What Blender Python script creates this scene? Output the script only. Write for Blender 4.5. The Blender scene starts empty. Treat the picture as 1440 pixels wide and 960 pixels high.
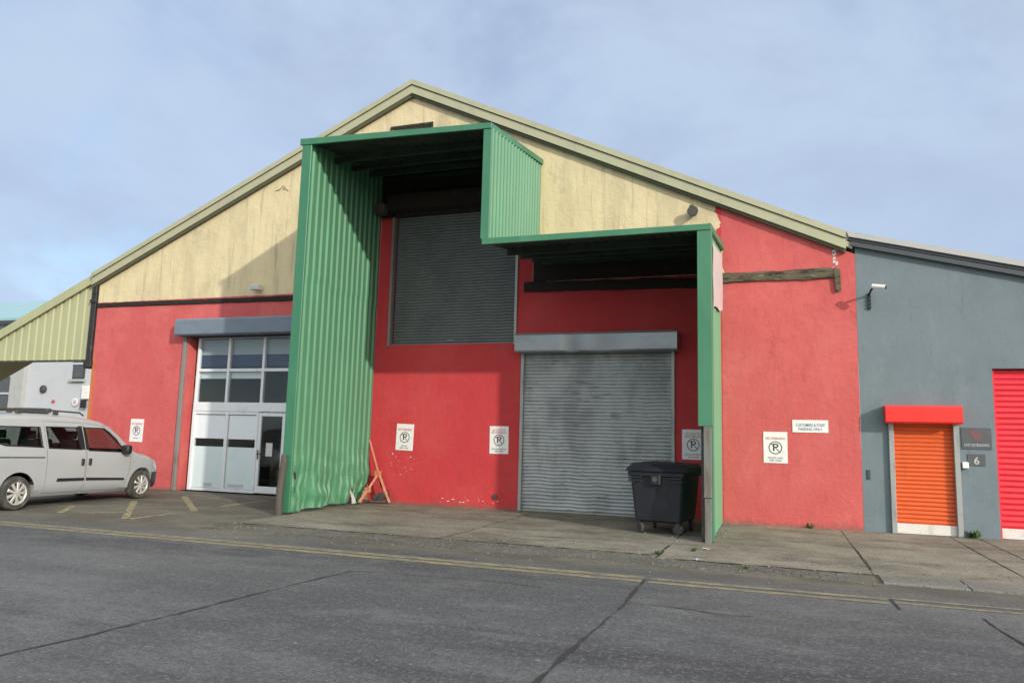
import bpy, bmesh, math, random
from mathutils import Vector, Matrix, noise as mnoise
R = random.Random(7)
S = bpy.context.scene
COL = S.collection
rad = math.radians

# ------------------------------------------------------------------ camera
F = 1050.0; HC = 1.6; DC = 16.0
YAW, PIT, ROL = -math.atan(375/1050), rad(7.35), rad(1.5)
_f = Vector((math.sin(YAW)*math.cos(PIT), math.cos(YAW)*math.cos(PIT), math.sin(PIT)))
_r = Vector((math.cos(YAW), -math.sin(YAW), 0)); _u = _r.cross(_f)
c_, s_ = math.cos(ROL), math.sin(ROL)
CR = _r*c_ + _u*s_; CU = _u*c_ - _r*s_; CF = _f
cam_d = bpy.data.cameras.new('camera'); cam = bpy.data.objects.new('camera', cam_d); COL.objects.link(cam)
cam_d.sensor_width = 36; cam_d.lens = F*36/1440; cam_d.clip_start = .05; cam_d.clip_end = 3000
M = Matrix.Identity(4)
for i in range(3):
    M[i][0] = CR[i]; M[i][1] = CU[i]; M[i][2] = -CF[i]
M[0][3], M[1][3], M[2][3] = 0, -DC, HC
cam.matrix_world = M; S.camera = cam

# survey helpers: a sight line met with the facade plane (y = Y), the ground or a plane x = X
def ray(x, y): return CF*F + CR*(x-720) + CU*(480-y)
def at(x, y, Y=0.):
    d = ray(x, y); t = (DC+Y)/d.y; return Vector((d.x*t, Y, HC+d.z*t))
def gr(x, y, z=0.):
    d = ray(x, y); t = (z-HC)/d.z; return Vector((d.x*t, d.y*t-DC, z))

# ------------------------------------------------------------------ materials
def newmat(name):
    m = bpy.data.materials.new(name); m.use_nodes = True
    nt = m.node_tree; nt.nodes.clear()
    out = nt.nodes.new('ShaderNodeOutputMaterial'); b = nt.nodes.new('ShaderNodeBsdfPrincipled')
    nt.links.new(b.outputs[0], out.inputs[0])
    return m, nt, b, out
def N(nt, t, **kw):
    n = nt.nodes.new(t)
    for k, v in kw.items(): setattr(n, k, v)
    return n
def setin(n, k, v): n.inputs[k].default_value = v
def mixrgb(nt, fac, a, b, mode='MIX'):
    n = N(nt, 'ShaderNodeMix', data_type='RGBA', blend_type=mode)
    for idx, v in ((0, fac), (6, a), (7, b)):
        if hasattr(v, 'is_output') or isinstance(v, bpy.types.NodeSocket): nt.links.new(v, n.inputs[idx])
        else: n.inputs[idx].default_value = v if idx == 0 else (*v, 1)
    return n.outputs[2]
def math_(nt, op, a, b=0., c=None, clamp=False):
    n = N(nt, 'ShaderNodeMath', operation=op, use_clamp=clamp)
    for i, v in enumerate((a, b) if c is None else (a, b, c)):
        if isinstance(v, bpy.types.NodeSocket): nt.links.new(v, n.inputs[i])
        else: n.inputs[i].default_value = v
    return n.outputs[0]
def noise(nt, vec, scale, detail=6, rough=.6, stretch=(1,1,1), dist=0., off=(0,0,0)):
    mp = N(nt, 'ShaderNodeMapping'); mp.inputs['Scale'].default_value = stretch; mp.inputs['Location'].default_value = off
    nt.links.new(vec, mp.inputs[0])
    n = N(nt, 'ShaderNodeTexNoise'); setin(n, 'Scale', scale); setin(n, 'Detail', detail); setin(n, 'Roughness', rough); setin(n, 'Distortion', dist)
    nt.links.new(mp.outputs[0], n.inputs['Vector'])
    return n.outputs['Fac']
def ramp(nt, v, lo, hi):
    n = N(nt, 'ShaderNodeMapRange', interpolation_type='SMOOTHSTEP'); setin(n, 1, lo); setin(n, 2, hi)
    nt.links.new(v, n.inputs[0]); return n.outputs[0]
def position(nt, world=True):
    if world: return N(nt, 'ShaderNodeNewGeometry').outputs['Position']
    return N(nt, 'ShaderNodeTexCoord').outputs['Object']
def pm(name, col, rough=.7, layers=(), bumps=(), metal=0., spec=.5, world=True, coat=0.):
    """layers: (noise scale, stretch, colour, lo, hi, amount); bumps: (noise scale, stretch, strength)"""
    m, nt, b, out = newmat(name)
    vec = position(nt, world); c = None
    rgb = N(nt, 'ShaderNodeRGB'); rgb.outputs[0].default_value = (*col, 1); c = rgb.outputs[0]
    for i, (sc, st, c2, lo, hi, am) in enumerate(layers):
        f = ramp(nt, noise(nt, vec, sc, stretch=st, off=(i*3.7, i*1.3, i*5.1)), lo, hi)
        c = mixrgb(nt, math_(nt, 'MULTIPLY', f, am), c, c2)
    nt.links.new(c, b.inputs['Base Color'])
    setin(b, 'Roughness', rough); setin(b, 'Metallic', metal); setin(b, 'Specular IOR Level', spec)
    if coat: setin(b, 'Coat Weight', coat); setin(b, 'Coat Roughness', .12)
    prev = None
    for i, (sc, st, k) in enumerate(bumps):
        bp = N(nt, 'ShaderNodeBump'); setin(bp, 'Strength', k); setin(bp, 'Distance', .02)
        nt.links.new(noise(nt, vec, sc, stretch=st, off=(i*7.7, 2, 1)), bp.inputs['Height'])
        if prev: nt.links.new(prev, bp.inputs['Normal'])
        prev = bp.outputs[0]
    if prev: nt.links.new(prev, b.inputs['Normal'])
    return m
V1 = (1,1,1)

def wall_mat():
    m, nt, b, out = newmat('painted_render')
    vec = position(nt); sep = N(nt, 'ShaderNodeSeparateXYZ'); nt.links.new(vec, sep.inputs[0]); X, Y, Z = sep.outputs
    wob = math_(nt, 'MULTIPLY', math_(nt, 'SUBTRACT', noise(nt, vec, 2.2, 4, .6), .5), .55)
    wob2 = math_(nt, 'MULTIPLY', math_(nt, 'SUBTRACT', noise(nt, vec, 3.5, 3, .5), .5), .05)
    low = math_(nt, 'LESS_THAN', math_(nt, 'ADD', Z, wob2), 5.15)
    right = math_(nt, 'GREATER_THAN', math_(nt, 'ADD', X, math_(nt, 'ADD', wob, math_(nt, 'MULTIPLY', math_(nt, 'SUBTRACT', Z, 6.2), .10))), -1.12)
    inb = math_(nt, 'MULTIPLY', math_(nt, 'MULTIPLY', math_(nt, 'GREATER_THAN', X, -9.38), math_(nt, 'LESS_THAN', X, -5.25)), math_(nt, 'LESS_THAN', Z, 7.05))
    red = math_(nt, 'MAXIMUM', math_(nt, 'MAXIMUM', low, right), inb)
    # red paint: sun-faded outside the canopy, patchy, scuffed low down
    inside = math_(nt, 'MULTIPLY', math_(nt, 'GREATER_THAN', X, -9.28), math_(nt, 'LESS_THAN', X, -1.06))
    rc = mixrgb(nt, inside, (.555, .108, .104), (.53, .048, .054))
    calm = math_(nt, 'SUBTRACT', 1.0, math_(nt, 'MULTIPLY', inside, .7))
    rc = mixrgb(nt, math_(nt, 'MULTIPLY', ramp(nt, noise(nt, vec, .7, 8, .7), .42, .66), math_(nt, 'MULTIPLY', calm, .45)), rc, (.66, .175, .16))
    rc = mixrgb(nt, math_(nt, 'MULTIPLY', ramp(nt, noise(nt, vec, 2.6, 8, .7, (1,1,.55), off=(4,2,9)), .50, .72), .27), rc, (.43, .055, .06))
    rc = mixrgb(nt, math_(nt, 'MULTIPLY', ramp(nt, noise(nt, vec, 9, 5, .6, (1,1,.12), off=(9,4,1)), .54, .72), .24), rc, (.36, .06, .055))
    mm = math_(nt, 'MULTIPLY', ramp(nt, noise(nt, vec, 7, 8, .75, off=(2,8,3)), .66, .70), ramp(nt, Z, 1.5, .1))
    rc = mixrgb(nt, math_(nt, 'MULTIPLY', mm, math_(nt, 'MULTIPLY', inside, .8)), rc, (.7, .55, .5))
    mm = math_(nt, 'MULTIPLY', ramp(nt, noise(nt, vec, 22, 3, .6, off=(7,7,7)), .70, .74), .55)
    rc = mixrgb(nt, mm, rc, (.70, .30, .26))
    vo = N(nt, 'ShaderNodeTexVoronoi', feature='DISTANCE_TO_EDGE'); setin(vo, 'Scale', .42)
    wv = N(nt, 'ShaderNodeVectorMath', operation='ADD'); nz = N(nt, 'ShaderNodeTexNoise'); setin(nz, 'Scale', 1.6); setin(nz, 'Detail', 8); setin(nz, 'Roughness', .7); nt.links.new(vec, nz.inputs['Vector'])
    nt.links.new(vec, wv.inputs[0]); nt.links.new(nz.outputs['Color'], wv.inputs[1]); nt.links.new(wv.outputs[0], vo.inputs['Vector'])
    crk = math_(nt, 'MULTIPLY', ramp(nt, vo.outputs['Distance'], .006, .0015), ramp(nt, noise(nt, vec, .5, 3, .5, off=(11,3,5)), .46, .56))
    rc = mixrgb(nt, math_(nt, 'MULTIPLY', crk, .28), rc, (.20, .04, .04))
    oz = math_(nt, 'MULTIPLY', ramp(nt, math_(nt, 'ADD', X, math_(nt, 'MULTIPLY', wob, .5)), -18.18, -18.42), ramp(nt, Z, 4.1, 2.6))
    rc = mixrgb(nt, math_(nt, 'MULTIPLY', oz, .85), rc, (.55, .2, .04))
    # base splash dirt with an uneven upper edge
    dz = ramp(nt, math_(nt, 'ADD', Z, math_(nt, 'MULTIPLY', noise(nt, vec, 4, 7, .7, off=(1,1,1)), -.5)), -.10, -.26)
    rc = mixrgb(nt, math_(nt, 'MULTIPLY', dz, .5), rc, (.17, .11, .09))
    # cream paint: vertical rain streaks and mildew
    cc = mixrgb(nt, math_(nt, 'MULTIPLY', ramp(nt, noise(nt, vec, 1.6, 7, .65, (1,1,.22)), .42, .66), .62), (.70, .59, .365), (.53, .44, .275))
    cc = mixrgb(nt, math_(nt, 'MULTIPLY', ramp(nt, noise(nt, vec, 6, 6, .6, (1,1,.07), off=(3,3,3)), .52, .70), .55), cc, (.32, .275, .185))
    cc = mixrgb(nt, math_(nt, 'MULTIPLY', ramp(nt, noise(nt, vec, 1.1, 8, .72, off=(8,1,5)), .52, .68), .45), cc, (.40, .36, .25))
    cc = mixrgb(nt, math_(nt, 'MULTIPLY', ramp(nt, noise(nt, vec, 24, 4, .7, off=(5,6,7)), .66, .72), .35), cc, (.36, .31, .2))
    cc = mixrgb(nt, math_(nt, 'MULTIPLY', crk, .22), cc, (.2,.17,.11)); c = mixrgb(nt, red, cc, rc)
    nt.links.new(c, b.inputs['Base Color']); setin(b, 'Roughness', .8); setin(b, 'Specular IOR Level', .25)
    h = math_(nt, 'ADD', math_(nt, 'MULTIPLY', noise(nt, vec, 1.3, 5, .6), 1.6), math_(nt, 'MULTIPLY', noise(nt, vec, 14, 6, .7), .35))
    h = math_(nt, 'ADD', h, math_(nt, 'MULTIPLY', red, .12))
    bp = N(nt, 'ShaderNodeBump'); setin(bp, 'Strength', .55); setin(bp, 'Distance', .05); nt.links.new(h, bp.inputs['Height'])
    nt.links.new(bp.outputs[0], b.inputs['Normal'])
    return m

def glass_mat(name, tint, ior=1.5, rough=0.0):
    m = bpy.data.materials.new(name); m.use_nodes = True; nt = m.node_tree; nt.nodes.clear()
    out = N(nt, 'ShaderNodeOutputMaterial'); t = N(nt, 'ShaderNodeBsdfTransparent'); t.inputs[0].default_value = (*tint, 1)
    g = N(nt, 'ShaderNodeBsdfGlossy'); g.inputs[0].default_value = (.75, .8, .83, 1); setin(g, 'Roughness', rough)
    fr = N(nt, 'ShaderNodeFresnel'); gm = N(nt, 'ShaderNodeNewGeometry')      # same reflectance on both faces of the pane
    nt.links.new(math_(nt, 'ADD', ior, math_(nt, 'MULTIPLY', gm.outputs['Backfacing'], 1/ior-ior)), fr.inputs['IOR'])
    vec = position(nt); bp = N(nt, 'ShaderNodeBump'); setin(bp, 'Strength', .05); setin(bp, 'Distance', .02)
    nt.links.new(noise(nt, vec, 1.5, 2, .5), bp.inputs['Height']); nt.links.new(bp.outputs[0], g.inputs['Normal'])
    mx = N(nt, 'ShaderNodeMixShader')
    nt.links.new(fr.outputs[0], mx.inputs[0]); nt.links.new(t.outputs[0], mx.inputs[1]); nt.links.new(g.outputs[0], mx.inputs[2]); nt.links.new(mx.outputs[0], out.inputs[0])
    return m

GREY = (.2,.2,.19)
MT = {}
MT['wall'] = wall_mat()
MT['green'] = pm('green_sheet', (.076,.228,.120), .52, [(1.5,(1,1,.3),(.095,.31,.16),.45,.75,.6),(5,(1,1,.15),(.04,.15,.08),.55,.75,.5),(9,V1,(.15,.16,.09),.66,.74,.5)], [(3,V1,.12)])
MT['green_faded'] = pm('faded_green_sheet', (.13,.37,.205), .5, [(1.5,(1,1,.3),(.16,.41,.24),.45,.75,.6),(6,(1,1,.15),(.09,.27,.15),.55,.75,.4)])
MT['green_dark'] = pm('canopy_shade_green', (.024,.052,.036), .7, [(2,V1,(.01,.014,.012),.4,.7,.8)])  # shade under the roofs put into a darker green
MT['green_trim'] = pm('green_flashing', (.046,.185,.098), .42, [(2,(1,1,.4),(.07,.23,.13),.45,.7,.6),(14,V1,(.18,.2,.14),.64,.72,.5)], [(4,V1,.08)])
MT['barge'] = pm('sage_barge', (.42,.41,.27), .5, [(2,V1,(.34,.335,.23),.45,.7,.6),(8,V1,(.24,.24,.16),.6,.75,.35)])
MT['barge_dark'] = pm('barge_shadow_gap', (.11,.115,.075), .7)
MT['lean'] = pm('pale_sage_sheet', (.43,.43,.245), .5, [(2,(1,1,.3),(.36,.37,.22),.45,.7,.6),(7,(1,1,.1),(.3,.3,.17),.58,.75,.35)])
MT['dark'] = pm('black_gutter', (.025,.025,.024), .6, [(8,V1,(.09,.085,.07),.55,.7,.6)])
MT['timber'] = pm('rotten_timber', (.12,.10,.065), .9, [(7,(.35,1,1.6),(.028,.022,.016),.42,.62,.95),(16,(.5,1,1),(.24,.22,.15),.58,.7,.7)], [(14,(.3,1,1),.8)])
MT['void'] = pm('dark_timber_and_shade', (.022,.016,.014), .95, [(5,V1,(.08,.03,.025),.55,.7,.6)])  # near-black for rotten timber, and for canopy shade put into colour
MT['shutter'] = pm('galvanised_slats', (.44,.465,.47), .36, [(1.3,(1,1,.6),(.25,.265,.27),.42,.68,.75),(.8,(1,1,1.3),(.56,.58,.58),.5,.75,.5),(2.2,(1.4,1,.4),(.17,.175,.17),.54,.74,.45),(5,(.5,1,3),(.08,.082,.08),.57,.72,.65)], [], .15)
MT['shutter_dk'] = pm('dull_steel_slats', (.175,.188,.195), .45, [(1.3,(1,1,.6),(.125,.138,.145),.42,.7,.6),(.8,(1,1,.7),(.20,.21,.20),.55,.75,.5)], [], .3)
MT['steelbox'] = pm('steel_box', (.34,.365,.38), .36, [(2,(.4,1,1),(.20,.22,.23),.45,.7,.6),(9,V1,(.36,.37,.37),.6,.7,.5)], [(1.4,V1,.35)], .4)
MT['bluegrey_box'] = pm('blue_grey_box', (.17,.21,.26), .5, [(3,(.5,1,1),(.13,.16,.2),.45,.7,.6),(9,V1,(.25,.26,.28),.62,.72,.4)])
MT['guide'] = pm('galvanised_guide', (.36,.37,.37), .45, [(6,(1,1,.3),(.2,.2,.19),.5,.7,.6)], [], .3)
MT['rust_guide'] = pm('weathered_guide', (.24,.23,.215), .6, [(6,(1,1,.3),(.16,.10,.07),.5,.7,.6)], [], .1)
MT['white_alu'] = pm('white_aluminium', (.76,.78,.80), .4, [(4,V1,(.5,.52,.54),.55,.75,.5)])
MT['white'] = pm('white_panel', (.78,.76,.75), .5, [(12,V1,(.62,.6,.58),.55,.75,.5)])
MT['frost'] = pm('frosted_film', (.66,.755,.765), .35, [(2,V1,(.60,.69,.70),.45,.7,.6)])
MT['blind'] = pm('roller_blind', (.76,.80,.83), .7, [(2,V1,(.7,.74,.78),.45,.7,.5)])
MT['blind_dim'] = pm('grey_blind', (.40,.44,.48), .7)
MT['navy'] = pm('navy_banner', (.035,.045,.11), .6, [(14,V1,(.09,.1,.2),.58,.68,.7)])
MT['room'] = pm('office_wall', (.33,.31,.27), .9)
MT['roomdark'] = pm('office_furniture', (.05,.045,.04), .8)
MT['glass'] = glass_mat('window_glass', (.93,.95,.94))
MT['carglass'] = glass_mat('tinted_car_glass', (.70,.72,.71))
MT['bluegrey'] = pm('blue_grey_render', (.175,.214,.238), .8, [(1.2,V1,(.150,.188,.210),.4,.7,.8),(5,(1,1,.35),(.215,.25,.268),.5,.72,.45),(9,(1,1,.3),(.12,.155,.17),.58,.72,.4),(20,V1,(.27,.3,.31),.69,.73,.5)], [(1.6,V1,.5),(16,V1,.25)], 0, .25)
MT['lightgrey_roof'] = pm('pale_roof_trim', (.42,.42,.41), .5, [(3,V1,(.34,.34,.34),.5,.7,.5)])
MT['slate_gutter'] = pm('slate_gutter', (.055,.062,.072), .5)
MT['orange'] = pm('orange_slats', (.68,.105,.02), .45, [(3,(1,1,2),(.60,.085,.018),.45,.7,.5),(5,(1,1,.2),(.34,.075,.03),.56,.74,.4)], [], 0, .45)
MT['redbox'] = pm('red_box', (.80,.028,.02), .35, [(3,V1,(.66,.022,.018),.5,.7,.5)])
MT['redslat'] = pm('red_slats', (.76,.028,.05), .4, [(3,(1,1,2),(.62,.02,.035),.45,.7,.5),(4,(1,1,.2),(.36,.03,.035),.56,.74,.4)])
MT['whitebar'] = pm('white_bar', (.70,.66,.62), .5, [(7,(1,1,.5),(.42,.38,.33),.52,.72,.6)])
MT['rendergrey'] = pm('pale_grey_render', (.50,.52,.54), .85, [(1.2,V1,(.45,.47,.49),.45,.7,.6)])
MT['teal'] = pm('teal_roof', (.30,.47,.50), .6, [(.8,V1,(.35,.51,.54),.45,.7,.6)])
MT['signwhite'] = pm('sign_white', (.80,.77,.76), .4, [(6,V1,(.66,.62,.6),.52,.72,.5)])
MT['ink'] = pm('black_ink', (.04,.035,.045), .5)
MT['redink'] = pm('red_ink', (.50,.05,.07), .5)
MT['blueink'] = pm('blue_ink', (.06,.14,.26), .5)
MT['plate'] = pm('grey_plate', (.085,.092,.098), .4, [(5,V1,(.11,.115,.12),.5,.7,.6)])
MT['plate_red'] = pm('plate_emblem', (.17,.075,.08), .5)
MT['plate_txt'] = pm('plate_letters', (.5,.52,.5), .5)
MT['black'] = pm('black_plastic', (.018,.018,.02), .45, world=False)
MT['rubber'] = pm('tyre_rubber', (.05,.047,.043), .85, [(6,V1,(.16,.145,.12),.45,.7,.7)], world=False)
MT['bin'] = pm('charcoal_bin_plastic', (.017,.020,.027), .42, [(3,V1,(.03,.033,.04),.45,.7,.6),(12,(1,1,.3),(.06,.06,.06),.62,.74,.35)], [(20,V1,.06)], world=False)
MT['binmetal'] = pm('castor_metal', (.10,.10,.10), .5, metal=.5, world=False)
MT['orangeframe'] = pm('faded_orange_paint', (.50,.17,.085), .65, [(9,V1,(.5,.3,.2),.52,.66,.7),(16,V1,(.16,.09,.06),.6,.7,.7)], world=False)
MT['grim'] = pm('greasy_metal', (.06,.055,.05), .6, [(9,V1,(.2,.18,.16),.55,.7,.6)], world=False)
MT['bleach'] = pm('bleached_timber', (.085,.075,.062), .9, [(9,(1,1,.12),(.04,.035,.03),.45,.65,.8),(20,(1,1,.2),(.18,.17,.15),.6,.7,.5)], [(18,(1,1,.1),.5)])
MT['bleach2'] = pm('grey_guard_board', (.17,.175,.165), .8, [(5,(1,1,.2),(.12,.10,.07),.45,.65,.8),(14,(1,1,.3),(.12,.09,.06),.6,.7,.6)], [(12,(1,1,.2),.3)])
MT['poster'] = pm('peeling_poster', (.56,.42,.42), .7, [(4,V1,(.40,.45,.40),.45,.6,.8),(9,V1,(.6,.32,.33),.55,.66,.7)])
MT['plaster'] = pm('bare_plaster', (.66,.60,.56), .9, [(10,V1,(.45,.38,.35),.5,.65,.6)])
MT['leaf'] = pm('weed_leaf', (.06,.13,.025), .6, [(30,V1,(.12,.19,.05),.45,.65,.7)], world=False)
MT['paper'] = pm('paper', (.6,.6,.58), .7)
MT['lens'] = pm('lamp_lens', (.55,.55,.5), .15)
MT['silver'] = pm('silver_car_paint', (.475,.49,.50), .30, [(1.2,(1,1,2),(.43,.44,.44),.4,.7,.6)], [], .2, .5, False, .5)
MT['seat'] = pm('dark_seat_cloth', (.035,.037,.04), .9, world=False)
MT['seatlight'] = pm('beige_load', (.28,.25,.17), .9, world=False)
MT['alloy'] = pm('wheel_alloy', (.60,.58,.55), .4, [(9,V1,(.4,.37,.32),.5,.7,.6)], metal=.4, world=False)
MT['headlamp'] = pm('headlamp', (.55,.57,.58), .12, world=False)
MT['taillamp'] = pm('tail_lamp', (.4,.02,.02), .2, world=False)

def asphalt_mat():
    m, nt, b, out = newmat('worn_asphalt'); vec = position(nt)
    sep = N(nt, 'ShaderNodeSeparateXYZ'); nt.links.new(vec, sep.inputs[0]); X, Y, Z = sep.outputs
    c = mixrgb(nt, ramp(nt, noise(nt, vec, .30, 7, .66, (.5,1,1)), .38, .62), (.102,.105,.104), (.172,.174,.169))
    # newer, darker slab of tarmac between the two transverse joints
    sl = math_(nt, 'MULTIPLY', ramp(nt, X, -4.95, -4.85), ramp(nt, math_(nt, 'ADD', Y, math_(nt, 'MULTIPLY', noise(nt, vec, 1.2, 4, .6), .3)), -7.95, -8.1))
    c = mixrgb(nt, math_(nt, 'MULTIPLY', sl, .40), c, (.082,.087,.092))
    c = mixrgb(nt, math_(nt, 'MULTIPLY', ramp(nt, noise(nt, vec, .55, 8, .72, (.16,1,1), off=(3,3,3)), .47, .66), .9), c, (.060,.059,.065))
    c = mixrgb(nt, math_(nt, 'MULTIPLY', ramp(nt, noise(nt, vec, 2.2, 9, .78, (.6,1,1), off=(5,1,1)), .47, .68), .55), c, (.215,.216,.205))
    c = mixrgb(nt, math_(nt, 'MULTIPLY', ramp(nt, noise(nt, vec, 9, 6, .8, off=(1,8,1)), .46, .66), .5), c, (.062,.061,.060))
    c = mixrgb(nt, math_(nt, 'MULTIPLY', ramp(nt, noise(nt, vec, 22, 4, .75), .50, .66), .6), c, (.25,.247,.232))
    c = mixrgb(nt, math_(nt, 'MULTIPLY', ramp(nt, noise(nt, vec, 45, 3, .7, off=(9,9,9)), .50, .64), .65), c, (.04,.04,.041))
    c = mixrgb(nt, math_(nt, 'MULTIPLY', ramp(nt, noise(nt, vec, 14, 2, .5, off=(2,4,6)), .73, .76), .75), c, (.32,.31,.285))
    # forecourt side: brown dirt lies on the tarmac
    ed = ramp(nt, math_(nt, 'ADD', Y, math_(nt, 'MULTIPLY', math_(nt, 'SUBTRACT', noise(nt, vec, .7, 6, .65), .5), 1.6)), -6.9, -5.9)
    d = mixrgb(nt, ramp(nt, noise(nt, vec, 1.1, 7, .65, (.6,1,1), off=(1,5,2)), .4, .65), (.115,.106,.08), (.20,.182,.14))
    d = mixrgb(nt, math_(nt, 'MULTIPLY', ramp(nt, noise(nt, vec, 18, 6, .8, off=(4,4,2)), .48, .66), .55), d, (.062,.057,.045))
    d = mixrgb(nt, math_(nt, 'MULTIPLY', ramp(nt, noise(nt, vec, 30, 4, .7, off=(1,4,7)), .54, .68), .5), d, (.24,.225,.18))
    c = mixrgb(nt, math_(nt, 'MULTIPLY', ed, .9), c, d)
    nt.links.new(c, b.inputs['Base Color']); setin(b, 'Specular IOR Level', .3)
    rr = N(nt, 'ShaderNodeMapRange'); setin(rr, 3, .62); setin(rr, 4, .92); nt.links.new(noise(nt, vec, .6, 5, .6, (.3,1,1)), rr.inputs[0]); nt.links.new(rr.outputs[0], b.inputs['Roughness'])
    h = math_(nt, 'ADD', noise(nt, vec, 80, 3, .7), math_(nt, 'MULTIPLY', noise(nt, vec, 2, 5, .6), 1.2))
    bp = N(nt, 'ShaderNodeBump'); setin(bp, 'Strength', .6); setin(bp, 'Distance', .012); nt.links.new(h, bp.inputs['Height']); nt.links.new(bp.outputs[0], b.inputs['Normal'])
    return m
def concrete_mat(name, a, bcol, dirt, green=.35):
    m, nt, b, out = newmat(name); vec = position(nt)
    c = mixrgb(nt, ramp(nt, noise(nt, vec, .7, 9, .74), .36, .64), a, bcol)
    c = mixrgb(nt, math_(nt, 'MULTIPLY', ramp(nt, noise(nt, vec, 1.3, 10, .78, (.4,1,1), off=(3,1,4)), .46, .64), .85), c, dirt)
    c = mixrgb(nt, math_(nt, 'MULTIPLY', ramp(nt, noise(nt, vec, 2.4, 7, .7, off=(6,3,4)), .55, .72), green), c, (.085,.088,.04))
    c = mixrgb(nt, math_(nt, 'MULTIPLY', ramp(nt, noise(nt, vec, 20, 5, .78), .50, .66), .6), c, (.31,.295,.25))
    c = mixrgb(nt, math_(nt, 'MULTIPLY', ramp(nt, noise(nt, vec, 26, 5, .78, off=(8,8,1)), .50, .66), .65), c, (.058,.052,.042))
    c = mixrgb(nt, math_(nt, 'MULTIPLY', ramp(nt, noise(nt, vec, 11, 3, .5, off=(5,5,1)), .69, .72), .7), c, (.36,.345,.31))
    nt.links.new(c, b.inputs['Base Color']); setin(b, 'Roughness', .88); setin(b, 'Specular IOR Level', .25)
    h = math_(nt, 'ADD', noise(nt, vec, 50, 4, .7), math_(nt, 'MULTIPLY', noise(nt, vec, 3, 5, .6), 1.5))
    bp = N(nt, 'ShaderNodeBump'); setin(bp, 'Strength', .6); setin(bp, 'Distance', .012); nt.links.new(h, bp.inputs['Height']); nt.links.new(bp.outputs[0], b.inputs['Normal'])
    return m
def worn_paint(name, col, under, lo, hi):
    m, nt, b, out = newmat(name); vec = position(nt)
    f = ramp(nt, noise(nt, vec, 5, 8, .8, off=(2,2,2)), lo, hi)
    f2 = math_(nt, 'MULTIPLY', f, ramp(nt, noise(nt, vec, 60, 3, .7), .36, .55))
    c = mixrgb(nt, f2, under, col)
    nt.links.new(c, b.inputs['Base Color']); setin(b, 'Roughness', .85)
    bp = N(nt, 'ShaderNodeBump'); setin(bp, 'Strength', .5); setin(bp, 'Distance', .01); nt.links.new(noise(nt, vec, 70, 3, .7), bp.inputs['Height']); nt.links.new(bp.outputs[0], b.inputs['Normal'])
    return m
MT['asphalt'] = asphalt_mat()
MT['concrete'] = concrete_mat('apron_concrete', (.205,.188,.145), (.32,.295,.235), (.108,.10,.072))
MT['kerb'] = concrete_mat('kerb_stone', (.18,.172,.15), (.25,.24,.205), (.11,.105,.09), .2)
MT['setts'] = concrete_mat('worn_setts', (.12,.115,.10), (.17,.162,.14), (.08,.076,.064), .3)
MT['yellow'] = worn_paint('worn_yellow_paint', (.36,.30,.145), (.165,.152,.118), .42, .60)
MT['yellow2'] = worn_paint('worn_hatch_paint', (.44,.37,.16), (.15,.137,.10), .40, .56)
MT['crack'] = pm('crack_fill', (.032,.031,.027), .95, [(4,V1,(.06,.065,.035),.5,.65,.7)])
MT['ground'] = pm('far_ground', (.11,.105,.09), .95, [(.05,V1,(.08,.09,.06),.4,.6,.7)])

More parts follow.
